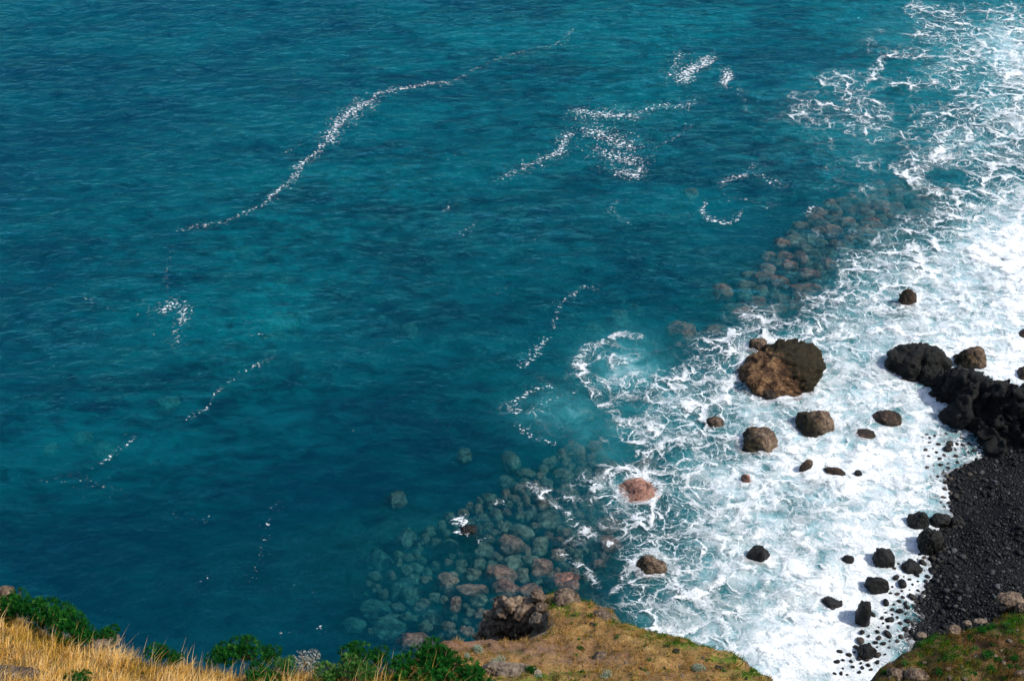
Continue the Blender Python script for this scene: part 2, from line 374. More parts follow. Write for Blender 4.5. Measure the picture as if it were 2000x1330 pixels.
# ------------------------------------------------------------------ sea surface and foam
ROWS = """000000000000001122221
000000000000001123234
000000000000012223357
000000000001222123247
000000000012223222345
000000000011223223456
000000000111112234444
000000000011122222333
000000000000001112467
000000000000111224789
000000000000023456899
000000000000145668789
000000000121345677789
000011011334566678889
000222123455666678899
011222334566677778889
111122444666778788765
011113444578888886430
000112344688889996430
011243457877788886300
002233346676778985300
001213356777789995100
000113446778899986100
000123455667899985000
000124456678999720000
000013567899998600000
000001357899998500000
000001357899998400000""".split()
DM = np.array([[int(c) for c in r] for r in ROWS], float) / 9.0
def dens(px, py):
    gx = np.clip((px - 1000) / 50, 0, 19.999); gy = np.clip(py / 50, 0, 26.999)
    i, j = gx.astype(int), gy.astype(int); u, v = gx - i, gy - j
    d = DM[j, i] * (1 - u) * (1 - v) + DM[j, i + 1] * u * (1 - v) + DM[j + 1, i] * (1 - u) * v + DM[j + 1, i + 1] * u * v
    d = d + 0.10 * sstep(0.3, 0.5, d) * (1 - d)
    d = d * (1 - 0.12 * sstep(420, 300, py))
    return d * sstep(900, 1000, px)
# drifting foam: (label, [(polyline of photograph points, half width px, strength), ...])
DRIFT = [
 ('long broken foam line curving across the deep water', [
   ([(1125, 50), (1080, 85), (1000, 105), (930, 135), (870, 158)], 7, 0.62), ([(870, 158), (800, 172), (740, 182), (712, 204)], 9, 0.8),
   ([(720, 198), (680, 225), (655, 248), (640, 270)], 15, 0.95), ([(640, 270), (610, 300), (590, 325), (570, 350)], 11, 0.8), ([(580, 345), (545, 372), (522, 392)], 9, 0.8),
   ([(522, 392), (490, 410), (440, 430), (400, 437), (355, 452)], 9, 0.72), ([(590, 275), (560, 295)], 10, 0.55)]),
 ('small scattered foam patch with flecks below the end of the long foam line', [
   ([(330, 490), (328, 545), (325, 580)], 7, 0.62), ([(315, 607), (340, 592)], 12, 0.9), ([(362, 596), (352, 628)], 12, 0.9), ([(350, 610), (345, 672)], 16, 0.62), ([(280, 590), (300, 650)], 24, 0.45), ([(160, 585), (220, 600)], 9, 0.5)]),
 ('thin dotted foam trail in the dark left water', [
   ([(535, 700), (505, 715), (470, 730), (440, 750), (415, 775), (402, 800), (362, 822)], 7, 0.66), ([(500, 655), (530, 660)], 8, 0.5), ([(480, 632), (540, 680)], 8, 0.4)]),
 ('short foam flecks low in the left water', [
   ([(268, 852), (240, 880), (222, 892), (195, 908)], 8, 0.72), ([(150, 935), (250, 975)], 22, 0.48), ([(80, 945), (180, 925)], 10, 0.5)]),
 ('faint sprinkle of foam above the grassy hillside', [
   ([(545, 990), (525, 1015), (515, 1065), (485, 1125)], 14, 0.52), ([(340, 1010), (420, 1020)], 16, 0.45), ([(380, 1140), (410, 1130)], 9, 0.5), ([(545, 1238), (640, 1222)], 10, 0.52), ([(600, 1145), (620, 1170)], 8, 0.5)]),
 ('star-shaped raft of rippled foam in open water', [
   ([(1130, 215), (1160, 225), (1230, 228)], 15, 0.86), ([(1230, 225), (1290, 208), (1345, 205)], 16, 0.72), ([(1150, 258), (1190, 275), (1225, 285)], 34, 0.80), ([(1180, 300), (1238, 318)], 28, 0.82), ([(1205, 338), (1248, 350), (1252, 330)], 13, 0.85),
   ([(1120, 265), (1092, 292), (1075, 302)], 13, 0.86), ([(1075, 300), (1040, 318), (990, 345)], 15, 0.72), ([(1355, 245), (1320, 270), (1280, 290)], 7, 0.6), ([(1265, 320), (1275, 305)], 7, 0.6)]),
 ('bright solid foam raft, the smaller one toward the top', [
   ([(1335, 153), (1350, 140), (1388, 124)], 13, 1.1), ([(1312, 150), (1330, 105)], 22, 0.66), ([(1418, 155), (1432, 146)], 9, 1.25), ([(1400, 165), (1445, 175), (1455, 215)], 15, 0.58)]),
 ('horseshoe ring of foam near the drowned stones', [
   ([(1376, 402), (1372, 420), (1388, 434), (1415, 439), (1440, 430), (1446, 418)], 5.5, 0.95), ([(1412, 357), (1435, 345), (1458, 338)], 8, 0.82), ([(1470, 325), (1490, 345), (1540, 362)], 12, 0.66), ([(1420, 385), (1500, 400)], 14, 0.5),
   ([(1575, 420), (1582, 408)], 9, 0.8), ([(1500, 410), (1512, 402)], 8, 0.72), ([(1335, 430), (1350, 425)], 13, 0.5), ([(1590, 365), (1640, 368)], 8, 0.55), ([(1560, 290), (1640, 250)], 8, 0.5)]),
 ('small hook of foam flecks left of the foam ring', [([(1208, 393), (1200, 408), (1212, 425), (1230, 435)], 7, 0.68)]),
 ('loose oval of foam flecks in the middle water', [([(865, 412), (885, 402)], 10, 0.58), ([(930, 430), (915, 445), (890, 460)], 10, 0.58), ([(1015, 470), (1060, 463)], 7, 0.52), ([(880, 305), (890, 304)], 8, 0.55)]),
 ('thin bent foam trail left of the surf', [
   ([(1165, 560), (1140, 556), (1105, 578), (1088, 600), (1078, 640)], 5, 0.74), ([(1070, 660), (1052, 688), (1030, 712)], 9, 0.86), ([(1055, 690), (1030, 690)], 8, 0.7), ([(985, 560), (975, 575)], 5, 0.6), ([(900, 715), (925, 700), (990, 660)], 8, 0.45), ([(1010, 715), (1040, 722)], 5, 0.7)]),
 ('sprinkled foam edge above the submerged boulders', [
   ([(1010, 815), (1010, 785), (1035, 766), (1085, 757)], 8, 0.82), ([(1015, 840), (1048, 858), (1085, 870)], 8, 0.78), ([(1040, 800), (1130, 765)], 12, 0.55), ([(900, 775), (950, 760)], 9, 0.42), ([(845, 822), (900, 840)], 8, 0.45), ([(690, 845), (715, 842)], 6, 0.5)]),
 ('white foam splash curled round a lone rock', [([(888, 1012), (905, 1009), (912, 1020), (908, 1036), (895, 1034)], 6, 1.3), ([(965, 983), (985, 981)], 5, 1.0), ([(930, 1060), (950, 1050)], 8, 0.6), ([(940, 1060), (970, 1020)], 10, 0.42)]),
]
# leading edges and thick ropes inside the surf: (points, half width px, density)
ROPES = [([(1250, 657), (1205, 660), (1172, 682), (1150, 690), (1133, 708), (1143, 740), (1160, 770), (1168, 790), (1195, 800)], 8, 0.60), ([(1195, 800), (1225, 830), (1260, 850)], 8, 0.6),
  ([(1310, 720), (1390, 718), (1450, 705)], 8, 0.5), ([(1250, 855), (1330, 835), (1430, 815)], 10, 0.62), ([(1260, 780), (1330, 800), (1400, 820)], 9, 0.55), ([(1200, 700), (1270, 760), (1340, 770), (1450, 770)], 8, 0.5),
  ([(1460, 625), (1500, 640), (1570, 640)], 12, 0.6), ([(1050, 960), (1110, 1000), (1130, 1030), (1200, 1060)], 7, 0.55), ([(1165, 960), (1170, 935), (1230, 920), (1290, 925)], 10, 0.55), ([(1100, 1080), (1140, 1110), (1170, 1150)], 6, 0.5),
  ([(1040, 950), (1090, 968), (1150, 985)], 7, 0.5), ([(1200, 1160), (1230, 1110), (1290, 1070), (1340, 1060)], 9, 0.55), ([(1830, 310), (1900, 305), (1980, 320)], 8, 0.75), ([(1750, 330), (1790, 360), (1840, 375)], 8, 0.6), ([(1790, 340), (1830, 300)], 7, 0.55),
  ([(1640, 555), (1680, 520), (1740, 505), (1800, 490)], 9, 0.65), ([(1570, 610), (1620, 590), (1650, 560)], 8, 0.62), ([(1790, 10), (1840, 35), (1860, 30)], 8, 0.7), ([(1890, 395), (1950, 420), (2010, 440)], 14, 0.85),
  ([(1690, 145), (1735, 110), (1720, 130), (1680, 170)], 6, 0.5), ([(1550, 215), (1600, 205), (1650, 220)], 7, 0.5), ([(1660, 260), (1690, 235), (1690, 210)], 7, 0.5), ([(1790, 110), (1850, 125), (1900, 125)], 7, 0.5),
  ([(1870, 90), (1900, 130), (1930, 150)], 7, 0.5), ([(1740, 265), (1800, 235), (1900, 220)], 8, 0.5), ([(1700, 180), (1760, 165), (1790, 175)], 6, 0.5)]
MILK = [(1225, 720, 105, 75, 0.62), (1320, 780, 170, 90, 0.5), (1110, 805, 110, 55, 0.55), (1230, 840, 120, 60, 0.42), (1150, 850, 60, 40, 0.35), (1970, 95, 85, 80, 1.0), (1900, 280, 120, 60, 0.6), (1940, 200, 80, 60, 0.6), (1700, 280, 90, 50, 0.3), (1210, 880, 60, 35, 0.4), (1980, 480, 90, 120, 0.8),
        (1750, 60, 120, 40, 0.35), (1090, 770, 60, 25, 0.3), (1300, 760, 130, 60, 0.35), (1600, 150, 160, 80, 0.12), (1860, 120, 80, 80, 0.45)]
def stroke(px, py, parts, wide=1.25):
    parts = [(p, w * (1.5 if max(q[1] for q in p) < 400 and p[0][0] > 1500 else 1), k * (0.72 if max(q[1] for q in p) < 300 and p[0][0] > 1500 else 1)) for p, w, k in parts]
    s = np.zeros_like(px)
    for pts, w, k in parts:
        for p, q in zip(pts[:-1], pts[1:]):
            # a stroke is as many metres wide across the sight line as along it: stretch y by the ground's foreshortening
            d, _ = seg_dist(px, py * 1.5, (p[0], p[1] * 1.5), (q[0], q[1] * 1.5))
            s = np.maximum(s, k * np.exp(-(d / (w * wide)) ** 2 * 0.9))
    return s
xs = axis(-56, 58, 0.22, -3000, 3000); ys = axis(42, 146, 0.22, -300, 6000)
X, Y = np.meshgrid(xs, ys)
def swell(X, Y):
    a = 0.16 * fbm(X * 0.10 + Y * 0.03, Y * 0.20 - X * 0.03, oct=3, seed=11) + 0.10 * fbm(X * 0.35, Y * 0.75, oct=3, seed=23)
    return a * np.exp(-np.clip(np.hypot(X, Y - 90) - 120, 0, None) / 200)
Zs = swell(X, Y)
PX, PY = to_px(X, Y)
warpx = 14 * fbm(X * 0.25, Y * 0.25, oct=3, seed=31); warpy = 10 * fbm(X * 0.25, Y * 0.25, oct=3, seed=41)
inview = (PX > -300) & (PX < 2300) & (PY > -120) & (PY < 1500)
Df = np.where(inview, dens(PX + warpx * 1.4, PY + warpy * 1.4), 0)
rop = stroke(PX + warpx, PY + warpy, ROPES)
# white collars where the surge breaks against the rocks
COLLARS = [(1452, 670, 1603, 775), (1557, 800, 1632, 853), (1446, 845, 1518, 889), (1708, 805, 1758, 832), (1866, 680, 1920, 720), (1757, 570, 1786, 599), (1210, 940, 1285, 984), (1458, 1062, 1503, 1101), (1379, 815, 1413, 836),
           (1245, 1090, 1297, 1126), (1735, 680, 1840, 760), (1560, 900, 1588, 921), (1610, 914, 1650, 931), (1704, 1075, 1747, 1109)]
for x0, y0, x1, y1 in COLLARS:
    r = np.hypot((PX + 0.5 * warpx - (x0 + x1) / 2) / ((x1 - x0) / 2 + 6), (PY + 0.5 * warpy - (y0 + y1) / 2) / ((y1 - y0) / 2 + 5))
    rop = np.maximum(rop, 0.85 * np.exp(-((r - 1.0) / 0.22) ** 2))
Df = np.where(inview, np.maximum(Df, rop), 0)
bright = sstep(0.05, 0.35, Df)
Zs *= 1 - 0.2 * bright
Zf = 0.20 * bright * (0.5 + 0.8 * fbm(X * 0.3, Y * 0.3, oct=2, seed=78) +  fbm(X * 0.9, Y * 0.9, oct=4, seed=77))      # lumpy white water
Zf = np.maximum(Zf, 0.0) * sstep(-0.25, -0.9, bed_z(X, Y))
Vs = np.stack([X, Y, Zs], -1).reshape(-1, 3); FS = grid_faces(len(xs), len(ys))
milk = np.clip((dens(PX + warpx, PY + warpy) - 0.10) * 1.15, 0, 1)
for mx, my, rx, ry, k in MILK: milk = np.maximum(milk, k * np.exp(-((PX + warpx - mx) / rx) ** 2 - ((PY + warpy - my) / ry) ** 2))
milk *= inview
# teal amount: greener water toward the upper right, wave streaks painted in offshore
teal = 0.24 + 0.34 * sstep(600, 1700, PX) * sstep(900, 200, PY) + 0.10 * sstep(500, 0, PY)
teal *= 1 - 0.60 * sstep(700, 1100, PY) * sstep(150, 500, PX + 0.3 * PY)
for mx, my, rx, ry, k in [(420, 560, 300, 190, 0.20), (700, 380, 220, 130, 0.25), (250, 850, 300, 120, 0.16), (560, 600, 60, 40, 0.35), (900, 120, 300, 90, 0.15), (480, 640, 60, 25, 0.2)]:
    teal = np.maximum(teal, teal + k * np.exp(-((PX - mx) / rx) ** 2 - ((PY - my) / ry) ** 2))
shoal = np.exp(-((PX - 950) / 260) ** 2 - ((PY - 1130) / 160) ** 2) + np.exp(-((PX - 1600) / 230) ** 2 - ((PY - 490) / 110) ** 2)
teal *= np.clip(1 - 0.9 * shoal, 0, 1)
teal = np.maximum(teal, 0.12 * np.clip(shoal * 1.5, 0, 1))
teal = teal * inview
sea_me = mesh_arrays('sea', Vs, [FS]); attr(sea_me, 'milk', milk); attr(sea_me, 'chop', 1.0 - 0.55 * sstep(560, 900, PY + 0.12 * (PX - 500))); attr(sea_me, 'teal', np.clip(teal, 0, 0.85))
tag(link('sea', sea_me, M_WATER), None, kind='structure')
def foam_sheet(name, D, S, keepf, lift, extra=None):
    Vf = np.stack([X, Y, Zs + lift + (Zf if extra is None else extra)], -1).reshape(-1, 3)
    me = sub_mesh(name, Vf, FS, keepf, {'foam': D.ravel(), 'speck': S.ravel()})
    return link(name, me, M_FOAM)
zero = np.zeros_like(X)
fmax = Df.ravel()[FS].max(1)
o = foam_sheet('surf_foam', Df, zero, fmax > 0.035, 0.05)
tag(o, 'white lacy surf foam washing round the rocks along the shore', 'foam', kind='stuff')
for lab, parts in DRIFT:
    S = np.maximum(stroke(PX + warpx * 0.5, PY + warpy * 0.5, parts, 0.95), 0.76 * stroke(PX + 1.3 * warpx, PY + 1.3 * warpy, parts, 2.2)) * inview
    S = np.minimum(S, 1.25 if 'splash' in lab else 0.95 if 'raft' in lab else 0.86)
    k = S.ravel()[FS].max(1) > 0.10
    o = foam_sheet('drifting_foam', zero, S, k, 0.035, zero)
    tag(o, lab, 'foam', 'foam drifting on open water', 'stuff')

# ------------------------------------------------------------------ rocks
def facets(x, y, z, seed):
    """broken stone: every cell of space gets its own tilted face, -1..1"""
    fx, fy, fz = np.floor(x), np.floor(y), np.floor(z); d1 = np.full(x.shape, 9.0); val = np.zeros(x.shape)
    for i in (-1, 0, 1):
        for j in (-1, 0, 1):
            for k in (-1, 0, 1):
                c = [(q + o).astype(np.int64) for q, o in zip((fx, fy, fz), (i, j, k))]
                h = _h(*c, seed); g2 = _h(*c, seed + 77)
                ex = x - (fx + i + (h & 1023) / 1023); ey = y - (fy + j + ((h >> 10) & 1023) / 1023); ez = z - (fz + k + ((h >> 20) & 1023) / 1023)
                d = ex * ex + ey * ey + ez * ez
                v = ((g2 >> 24) & 127) / 63.5 - 1 + 1.3 * (ex * ((g2 & 255) / 127.5 - 1) + ey * (((g2 >> 8) & 255) / 127.5 - 1) + ez * (((g2 >> 16) & 255) / 127.5 - 1))
                val = np.where(d < d1, v, val); d1 = np.minimum(d, d1)
    return val
_ico = {}
def ico(n):
    if n not in _ico:
        bm = bmesh.new(); bmesh.ops.create_icosphere(bm, subdivisions=n, radius=1.0)
        v = np.array([q.co[:] for q in bm.verts]); f = np.array([[l.index for l in t.verts] for t in bm.faces]); bm.free()
        _ico[n] = (v, f)
    return _ico[n]
def rock_mesh(name, a, b, c, seed, n=4, box=2.6, rough=0.16, cuts=7, cut=0.80, small=0.05, freq=1.1, facet=0.05):
    """a boulder of half sizes a,b,c: rounded block, planed by a few faces, then broken up by fractal noise"""
    rs = np.random.RandomState(seed); v, f = ico(n); facet = facet if n > 4 or name != 'rock' else 0.02
    d = v / (np.sum(np.abs(v) ** box, 1) ** (1 / box))[:, None]
    for _ in range(cuts):
        nn = rs.normal(size=3); nn /= np.linalg.norm(nn); k = cut + 0.22 * rs.rand()
        s = d @ nn; over = np.maximum(s - k, 0); d = d - nn * (over * 0.9)[:, None]
    o3 = rs.rand(3) * 50
    r = 1 + rough * fbm(*(d * freq + o3).T, oct=3, seed=seed) + small * fbm(*(d * 4.2 + o3).T, oct=3, seed=seed + 5, ridge=True)
    if facet: r = r + facet * facets(*(d * 1.7 + o3).T, seed) + 0.4 * facet * facets(*(d * 4.0 + o3).T, seed + 2)
    d = d * r[:, None]
    me = mesh_arrays(name, d * np.array([a, b, c]), [f]); return me
def box_to_axes(x0, y0, x1, y1, depth=0.8, z=0.0):
    """half sizes and base centre of a boulder whose outline above the water fills this box of the photograph"""
    w, hp = x1 - x0, y1 - y0; mx = (x0 + x1) / 2
    X0, Y0, _ = at(mx, (y0 + y1) / 2, z); s = scale_at(X0, Y0, z); th = math.atan2(CAM_H - z, math.hypot(X0, Y0))
    a = w / 2 / s; b = depth * a
    bs = b * math.sin(th) * s
    if hp < 1.75 * bs + 1e-6: bs = hp / 2.15; b = bs / math.sin(th) / s
    c = math.sqrt(max((hp - bs) ** 2 - bs ** 2, 0.0)) / (math.cos(th) * s) if hp > 2 * bs else 0.35 * a
    c = max(0.8 * c, 0.28 * a)
    cx, cy, _ = at(mx, y1 - bs, z)
    return a, b, c, cx, cy
def sea_rock(bb, mat, label, name='rock', group='rocks standing in the surf', seed=None, depth=0.8, rz=0.0, sink=0.0, n=5, z=0.0, **kw):
    a, b, c, cx, cy = box_to_axes(*bb, depth, z)
    me = rock_mesh(name, a * 1.03, b * 1.03, c * 1.03, seed or int(bb[0] * 7 + bb[1]), n=n, **kw)
    o = link(name, me, mat, None, (cx, cy, z - sink)); o.rotation_euler = (0, 0, rz)
    tag(o, label, 'rock', group); return o
S = sea_rock
S((1452, 672, 1603, 775), M_BIGROCK, 'largest rock in the surf, broad brown block with a mossy dark flat top', seed=3, depth=0.92, box=3.3, cuts=12, cut=0.80, rough=0.18, small=0.05, n=6, facet=0.08)
S((1557, 794, 1632, 853), M_ROCKTAN, 'rounded boulder with a smooth tan face below the largest rock', seed=12, depth=0.85, box=2.8, cuts=9, cut=0.74, small=0.03)
S((1446, 838, 1518, 889), M_ROCKTAN, 'squat brown and ochre boulder in lacy foam, left of the tan-faced one', seed=25, depth=0.8, box=3.2, cuts=8, cut=0.76, small=0.03)
S((1708, 803, 1758, 832), M_ROCKBROWN, 'low dark boulder alone in white water below the black reef', seed=31, small=0.04)
S((1866, 671, 1920, 720), M_ROCKTAN, 'rough grey-brown boulder behind the black reef', seed=44, cuts=10, cut=0.72, small=0.10, depth=0.75)
S((1757, 565, 1786, 599), M_ROCKBROWN, 'small upright reddish rock in the far white water', seed=52, depth=0.7, small=0.12, cuts=9)
S((1210, 936, 1285, 984), M_SUBRED, 'flat reddish-brown boulder with foam piled at its left end', seed=61, depth=0.85, box=3.0, small=0.04, cut=0.72)
S((1458, 1057, 1503, 1101), M_ROCKBLACK, 'pointed dark rock in the middle of the near surf', seed=74, depth=0.7, cuts=10, cut=0.62, box=2.1, small=0.06)
S((1645, 1082, 1666, 1101), M_ROCKBLACK, 'small round black rock left of the beach boulders', seed=81, n=4)
S((1704, 1070, 1747, 1109), M_ROCKBLACK, 'domed black boulder with foam draining off its top', seed=92)
S((1761, 1094, 1800, 1121), M_ROCKBLACK, 'smooth black boulder right of the domed one', seed=101)
S((1690, 1123, 1733, 1160), M_ROCKBLACK, 'angular black boulder below the domed one', seed=113, cuts=9, cut=0.72)
S((1670, 1167, 1697, 1222), M_ROCKBLACK, 'long upright black rock crossed by a strip of foam', seed=121, depth=1.3)
S((1774, 997, 1812, 1036), M_ROCKBLACK, 'black boulder at the head of the cobble beach, leftmost of three', seed=133)
S((1815, 998, 1856, 1033), M_ROCKBLACK, 'black boulder between two others where the cobbles begin', seed=142)
S((1853, 1007, 1887, 1036), M_ROCKBLACK, 'black boulder half buried in cobbles, rightmost of three', seed=155)
S((1796, 1032, 1832, 1082), M_ROCKBLACK, 'clump of black rock under the three beach boulders', seed=161, depth=1.1, small=0.16)
S((1676, 1256, 1710, 1286), M_ROCKBLACK, 'faceted black boulder lowest in the wash near the green slope', seed=172, cuts=9, cut=0.72)
S((1672, 840, 1708, 858), M_ROCKBROWN, 'rock awash with white water running over it, above the beach', seed=181)
S((1560, 897, 1588, 921), M_ROCKBROWN, 'slanted sliver of wet brown rock below the tan-faced boulder', seed=195, rz=0.5, depth=0.35)
S((1610, 911, 1650, 931), M_ROCKBROWN, 'thin curved brown rock barely above the white water', seed=202, rz=-0.4, depth=0.4)
S((1668, 917, 1683, 933), M_ROCKBLACK, 'tiny dark rock right of the thin curved one', seed=211, n=4)
S((1447, 924, 1466, 946), M_SUBRED, 'reddish rock tip breaking through surf below the ochre boulder', seed=222, n=4)
S((1379, 812, 1413, 836), M_ROCKTAN, 'small brown rock in the foam lace left of the ochre boulder', seed=234, sink=0.1)
S((1245, 1084, 1297, 1126), M_ROCKTAN, 'washed brown rock wrapped in foam near the headland', seed=241, sink=0.15, small=0.1)
S((1078, 1109, 1130, 1140), M_SUBRED, 'wet red boulder right behind the headland tip', seed=251, depth=0.7, sink=0.45)
S((1605, 1155, 1647, 1192), M_ROCKBLACK, 'grey rock streaked all over by draining foam', seed=262, sink=0.45)
S((1990, 643, 2025, 664), M_ROCKBROWN, 'small brown rock cut by the right edge of the picture', seed=271, n=4)
S((1988, 715, 2030, 742), M_ROCKBROWN, 'dark stone beyond the reef at the right edge', seed=281, n=4)
S((1993, 748, 2030, 772), M_ROCKTAN, 'pale stone beyond the reef at the right edge', seed=283, n=4)
S((897, 1008, 935, 1046), M_ROCKBLACK, 'lone dark rock just awash among the submerged boulders', seed=291, sink=0.55, z=0)
S((1462, 652, 1500, 690), M_ROCKTAN, 'pinkish boulder washed over at the back of the largest rock', seed=295, sink=0.35)
S((1480, 745, 1530, 782), M_ROCKBROWN, 'low brown rock under foam at the foot of the largest rock', seed=297, sink=0.25)

def blob_rock(name, blobs, voxel, amp, freq, seed, amp2=0.0, freq2=3.0, size=1.0, famp=1.0):
    """one continuous crag grown from overlapping lumps (x,y,z,rx,ry,rz)"""
    vs, fs, k = [], [], 0; v, f = ico(3)
    for (x, y, z, rx, ry, rz) in blobs:
        vs.append(v * np.array([rx, ry, rz]) + np.array([x, y, z])); fs.append(f + k); k += len(v)
    me = mesh_arrays(name, np.concatenate(vs), [np.concatenate(fs)])
    o = bpy.data.objects.new(name, me); COL.objects.link(o)
    md = o.modifiers.new('fuse', 'REMESH'); md.mode = 'VOXEL'; md.voxel_size = voxel
    dg = bpy.context.evaluated_depsgraph_get(); dg.update()
    m2 = bpy.data.meshes.new_from_object(o.evaluated_get(dg)); bpy.data.objects.remove(o)
    n = len(m2.vertices); co = np.empty(n * 3, np.float32); m2.vertices.foreach_get('co', co); co = co.reshape(-1, 3).astype(float)
    no = np.empty(n * 3, np.float32); m2.vertices.foreach_get('normal', no); no = no.reshape(-1, 3)
    d = amp * fbm(*(co * freq).T, oct=4, seed=seed, ridge=True, gain=0.55) - amp * 0.6
    d += size * famp * (0.34 * facets(*(co * 0.85 / size).T, seed) + 0.15 * facets(*(co * 2.0 / size).T, seed + 1) + 0.07 * facets(*(co * 4.5 / size).T, seed + 2))
    if amp2: d += amp2 * fbm(*(co * freq2).T, oct=3, seed=seed + 9)
    co = co + no * d[:, None]
    m2.vertices.foreach_set('co', co.astype(np.float32).ravel()); m2.polygons.foreach_set('use_smooth', np.ones(len(m2.polygons), bool)); m2.update()
    m2.name = name; m2.materials.clear()
    return m2
def blob(px, py, rx, ry, rz, z=0.0):
    x, y, _ = at(px, py, z); return (x, y, z, rx, ry, rz)
head_rock = [blob(1785, 716, 1.7, 1.6, 1.5), blob(1768, 716, 1.15, 1.2, 1.2), blob(1808, 722, 1.5, 1.5, 1.5), blob(1822, 742, 1.0, 1.1, 1.1), blob(1835, 750, 0.9, 1.0, 1.0)]
o = link('rock', blob_rock('rock', head_rock, 0.08, 0.16, 0.7, 15, 0.05, 2.5, 1.1, 0.40), mat_rock('weed_black_basalt', (0.003, 0.004, 0.003), (0.010, 0.010, 0.008), (0.20, 0.13, 0.08), (0.008, 0.010, 0.003), 0.4, 0.35, 0.3, 0.7, 0.47, 0.72, 0.3))
tag(o, 'big rounded black rock with a tan patch at the seaward end of the reef', 'rock', 'rocks standing in the surf')
reef = [blob(1852, 764, 1.0, 1.0, 1.6), blob(1868, 774, 1.2, 1.2, 2.2), blob(1887, 786, 1.3, 1.4, 2.3), blob(1905, 800, 1.4, 1.6, 2.1), blob(1930, 815, 1.5, 1.7, 2.5), blob(1955, 828, 1.5, 1.7, 2.9), blob(1980, 840, 1.6, 1.9, 3.0), blob(1905, 825, 1.3, 1.3, 1.5),
        blob(1945, 850, 1.4, 1.4, 1.6), blob(1980, 868, 1.5, 1.3, 1.6), blob(2010, 845, 2.0, 2.0, 3.3), blob(2050, 850, 2.4, 2.2, 3.6), blob(2100, 860, 3.0, 2.6, 4.2), blob(2010, 880, 1.6, 1.4, 1.7), blob(1970, 885, 1.2, 1.1, 0.9)]
o = link('rock_reef', blob_rock('rock_reef', reef, 0.10, 0.18, 0.75, 5, 0.06, 2.2, 1.25, 0.85), M_REEF)
tag(o, 'jagged black reef running from the white water to the right edge', 'reef')

# submerged boulders: photograph box centre, size, depth of the top below the surface
SUB = [(1000, 1060, 52, 32, .5, 'r'), (978, 1118, 62, 34, .4, 'r'), (988, 1143, 48, 26, .3, 'r'), (1021, 1119, 28, 28, .7, 'g'), (1059, 1104, 40, 32, .35, 'r'), (1054, 1062, 36, 34, .8, 'g'), (983, 1024, 32, 26, .9, 'g'), (1017, 1034, 46, 30, .9, 'g'),
  (1071, 1008, 50, 44, .9, 'g'), (1002, 1095, 38, 38, .9, 'g'), (1036, 1091, 34, 22, .8, 'g'), (945, 1071, 40, 32, 1.1, 'g'), (926, 1119, 30, 20, .9, 'g'), (934, 1097, 28, 20, 1.0, 'g'), (874, 1128, 40, 36, .8, 'r'), (919, 1149, 62, 24, .6, 'r'),
  (889, 1176, 26, 28, .7, 'r'), (936, 1169, 36, 22, .9, 'g'), (976, 1168, 34, 20, .7, 'r'), (1033, 1147, 46, 26, .35, 'r'), (1090, 1081, 36, 20, .7, 'r'), (962, 1104, 22, 20, 1.1, 'g'), (1026, 920, 36, 20, 1.0, 'g'), (998, 896, 34, 36, 1.2, 'g'),
  (1123, 874, 40, 26, .6, 'r'), (1163, 870, 36, 26, .6, 'r'), (936, 1195, 26, 22, 1.0, 'r'), (910, 1228, 30, 20, .6, 'r'), (811, 1247, 66, 42, .5, 'r'), (773, 969, 36, 34, 2.0, 'r'), (794, 1045, 34, 60, 1.5, 'g'), (1192, 1021, 48, 30, .3, 'r'),
  (1192, 1059, 42, 28, .3, 'r'), (1168, 1097, 28, 16, .6, 'r'), (1014, 1003, 22, 18, 1.0, 'g'), (969, 1002, 24, 22, 1.1, 'g'), (943, 1009, 40, 22, 1.4, 'g'), (801, 1130, 40, 32, 1.7, 'g'), (808, 1159, 44, 34, 1.7, 'g'), (742, 1093, 54, 42, 2.2, 'g'),
  (732, 1180, 62, 42, 2.2, 'g'), (780, 1149, 42, 32, 1.9, 'g'), (867, 1169, 16, 15, 1.1, 'g'), (763, 1218, 72, 42, 1.9, 'g'), (898, 1097, 26, 16, 1.3, 'g'), (853, 1104, 22, 16, 1.4, 'g'), (919, 1194, 20, 16, 1.1, 'g'), (991, 938, 32, 20, 1.6, 'g'),
  (1260, 902, 40, 24, .3, 'r'), (1330, 643, 56, 36, .3, 'r'), (1396, 640, 40, 20, .6, 'r'), (1410, 564, 38, 32, .5, 'r'), (1210, 615, 42, 26, 1.9, 'g'), (1160, 640, 34, 20, 2.3, 'g'), (1632, 409, 26, 16, .6, 'r'), (1240, 600, 30, 14, 2.2, 'g'), (1350, 375, 26, 18, .8, 'r'),
  (545, 622, 64, 46, 2.5, 'g'), (535, 655, 50, 22, 2.6, 'g'), (327, 783, 42, 26, 2.5, 'g'), (98, 872, 22, 36, 2.6, 'g'), (200, 875, 40, 30, 2.7, 'g'), (480, 488, 36, 18, 2.6, 'g'), (555, 548, 36, 14, 2.5, 'g'), (800, 640, 40, 26, 2.8, 'g'), (160, 850, 40, 20, 2.8, 'g'),
  (905, 885, 30, 26, 1.8, 'g'), (880, 1060, 30, 22, 1.6, 'g'), (850, 1075, 34, 24, 1.8, 'g'), (700, 1150, 40, 26, 2.4, 'g'), (845, 1200, 44, 28, 1.4, 'g'), (690, 1215, 44, 28, 2.3, 'g'), (800, 1200, 40, 26, 1.6, 'g'), (1100, 925, 40, 24, .9, 'g'), (1075, 900, 34, 22, 1.1, 'g'),
  (1140, 920, 40, 22, .8, 'g'), (1110, 960, 44, 26, .7, 'g'), (1190, 905, 36, 22, .5, 'r'), (1200, 830, 36, 22, .6, 'r'), (1140, 805, 34, 24, .8, 'r'), (1400, 790, 40, 22, .4, 'g')]
protos = [rock_mesh('submerged_boulder', 1, 1, 1, 900 + i, n=4, box=2.3, cuts=8, cut=0.70, rough=0.26, small=0.07, facet=0.07) for i in range(12)]
rnd = random.Random(4)
_sub_mats = {}
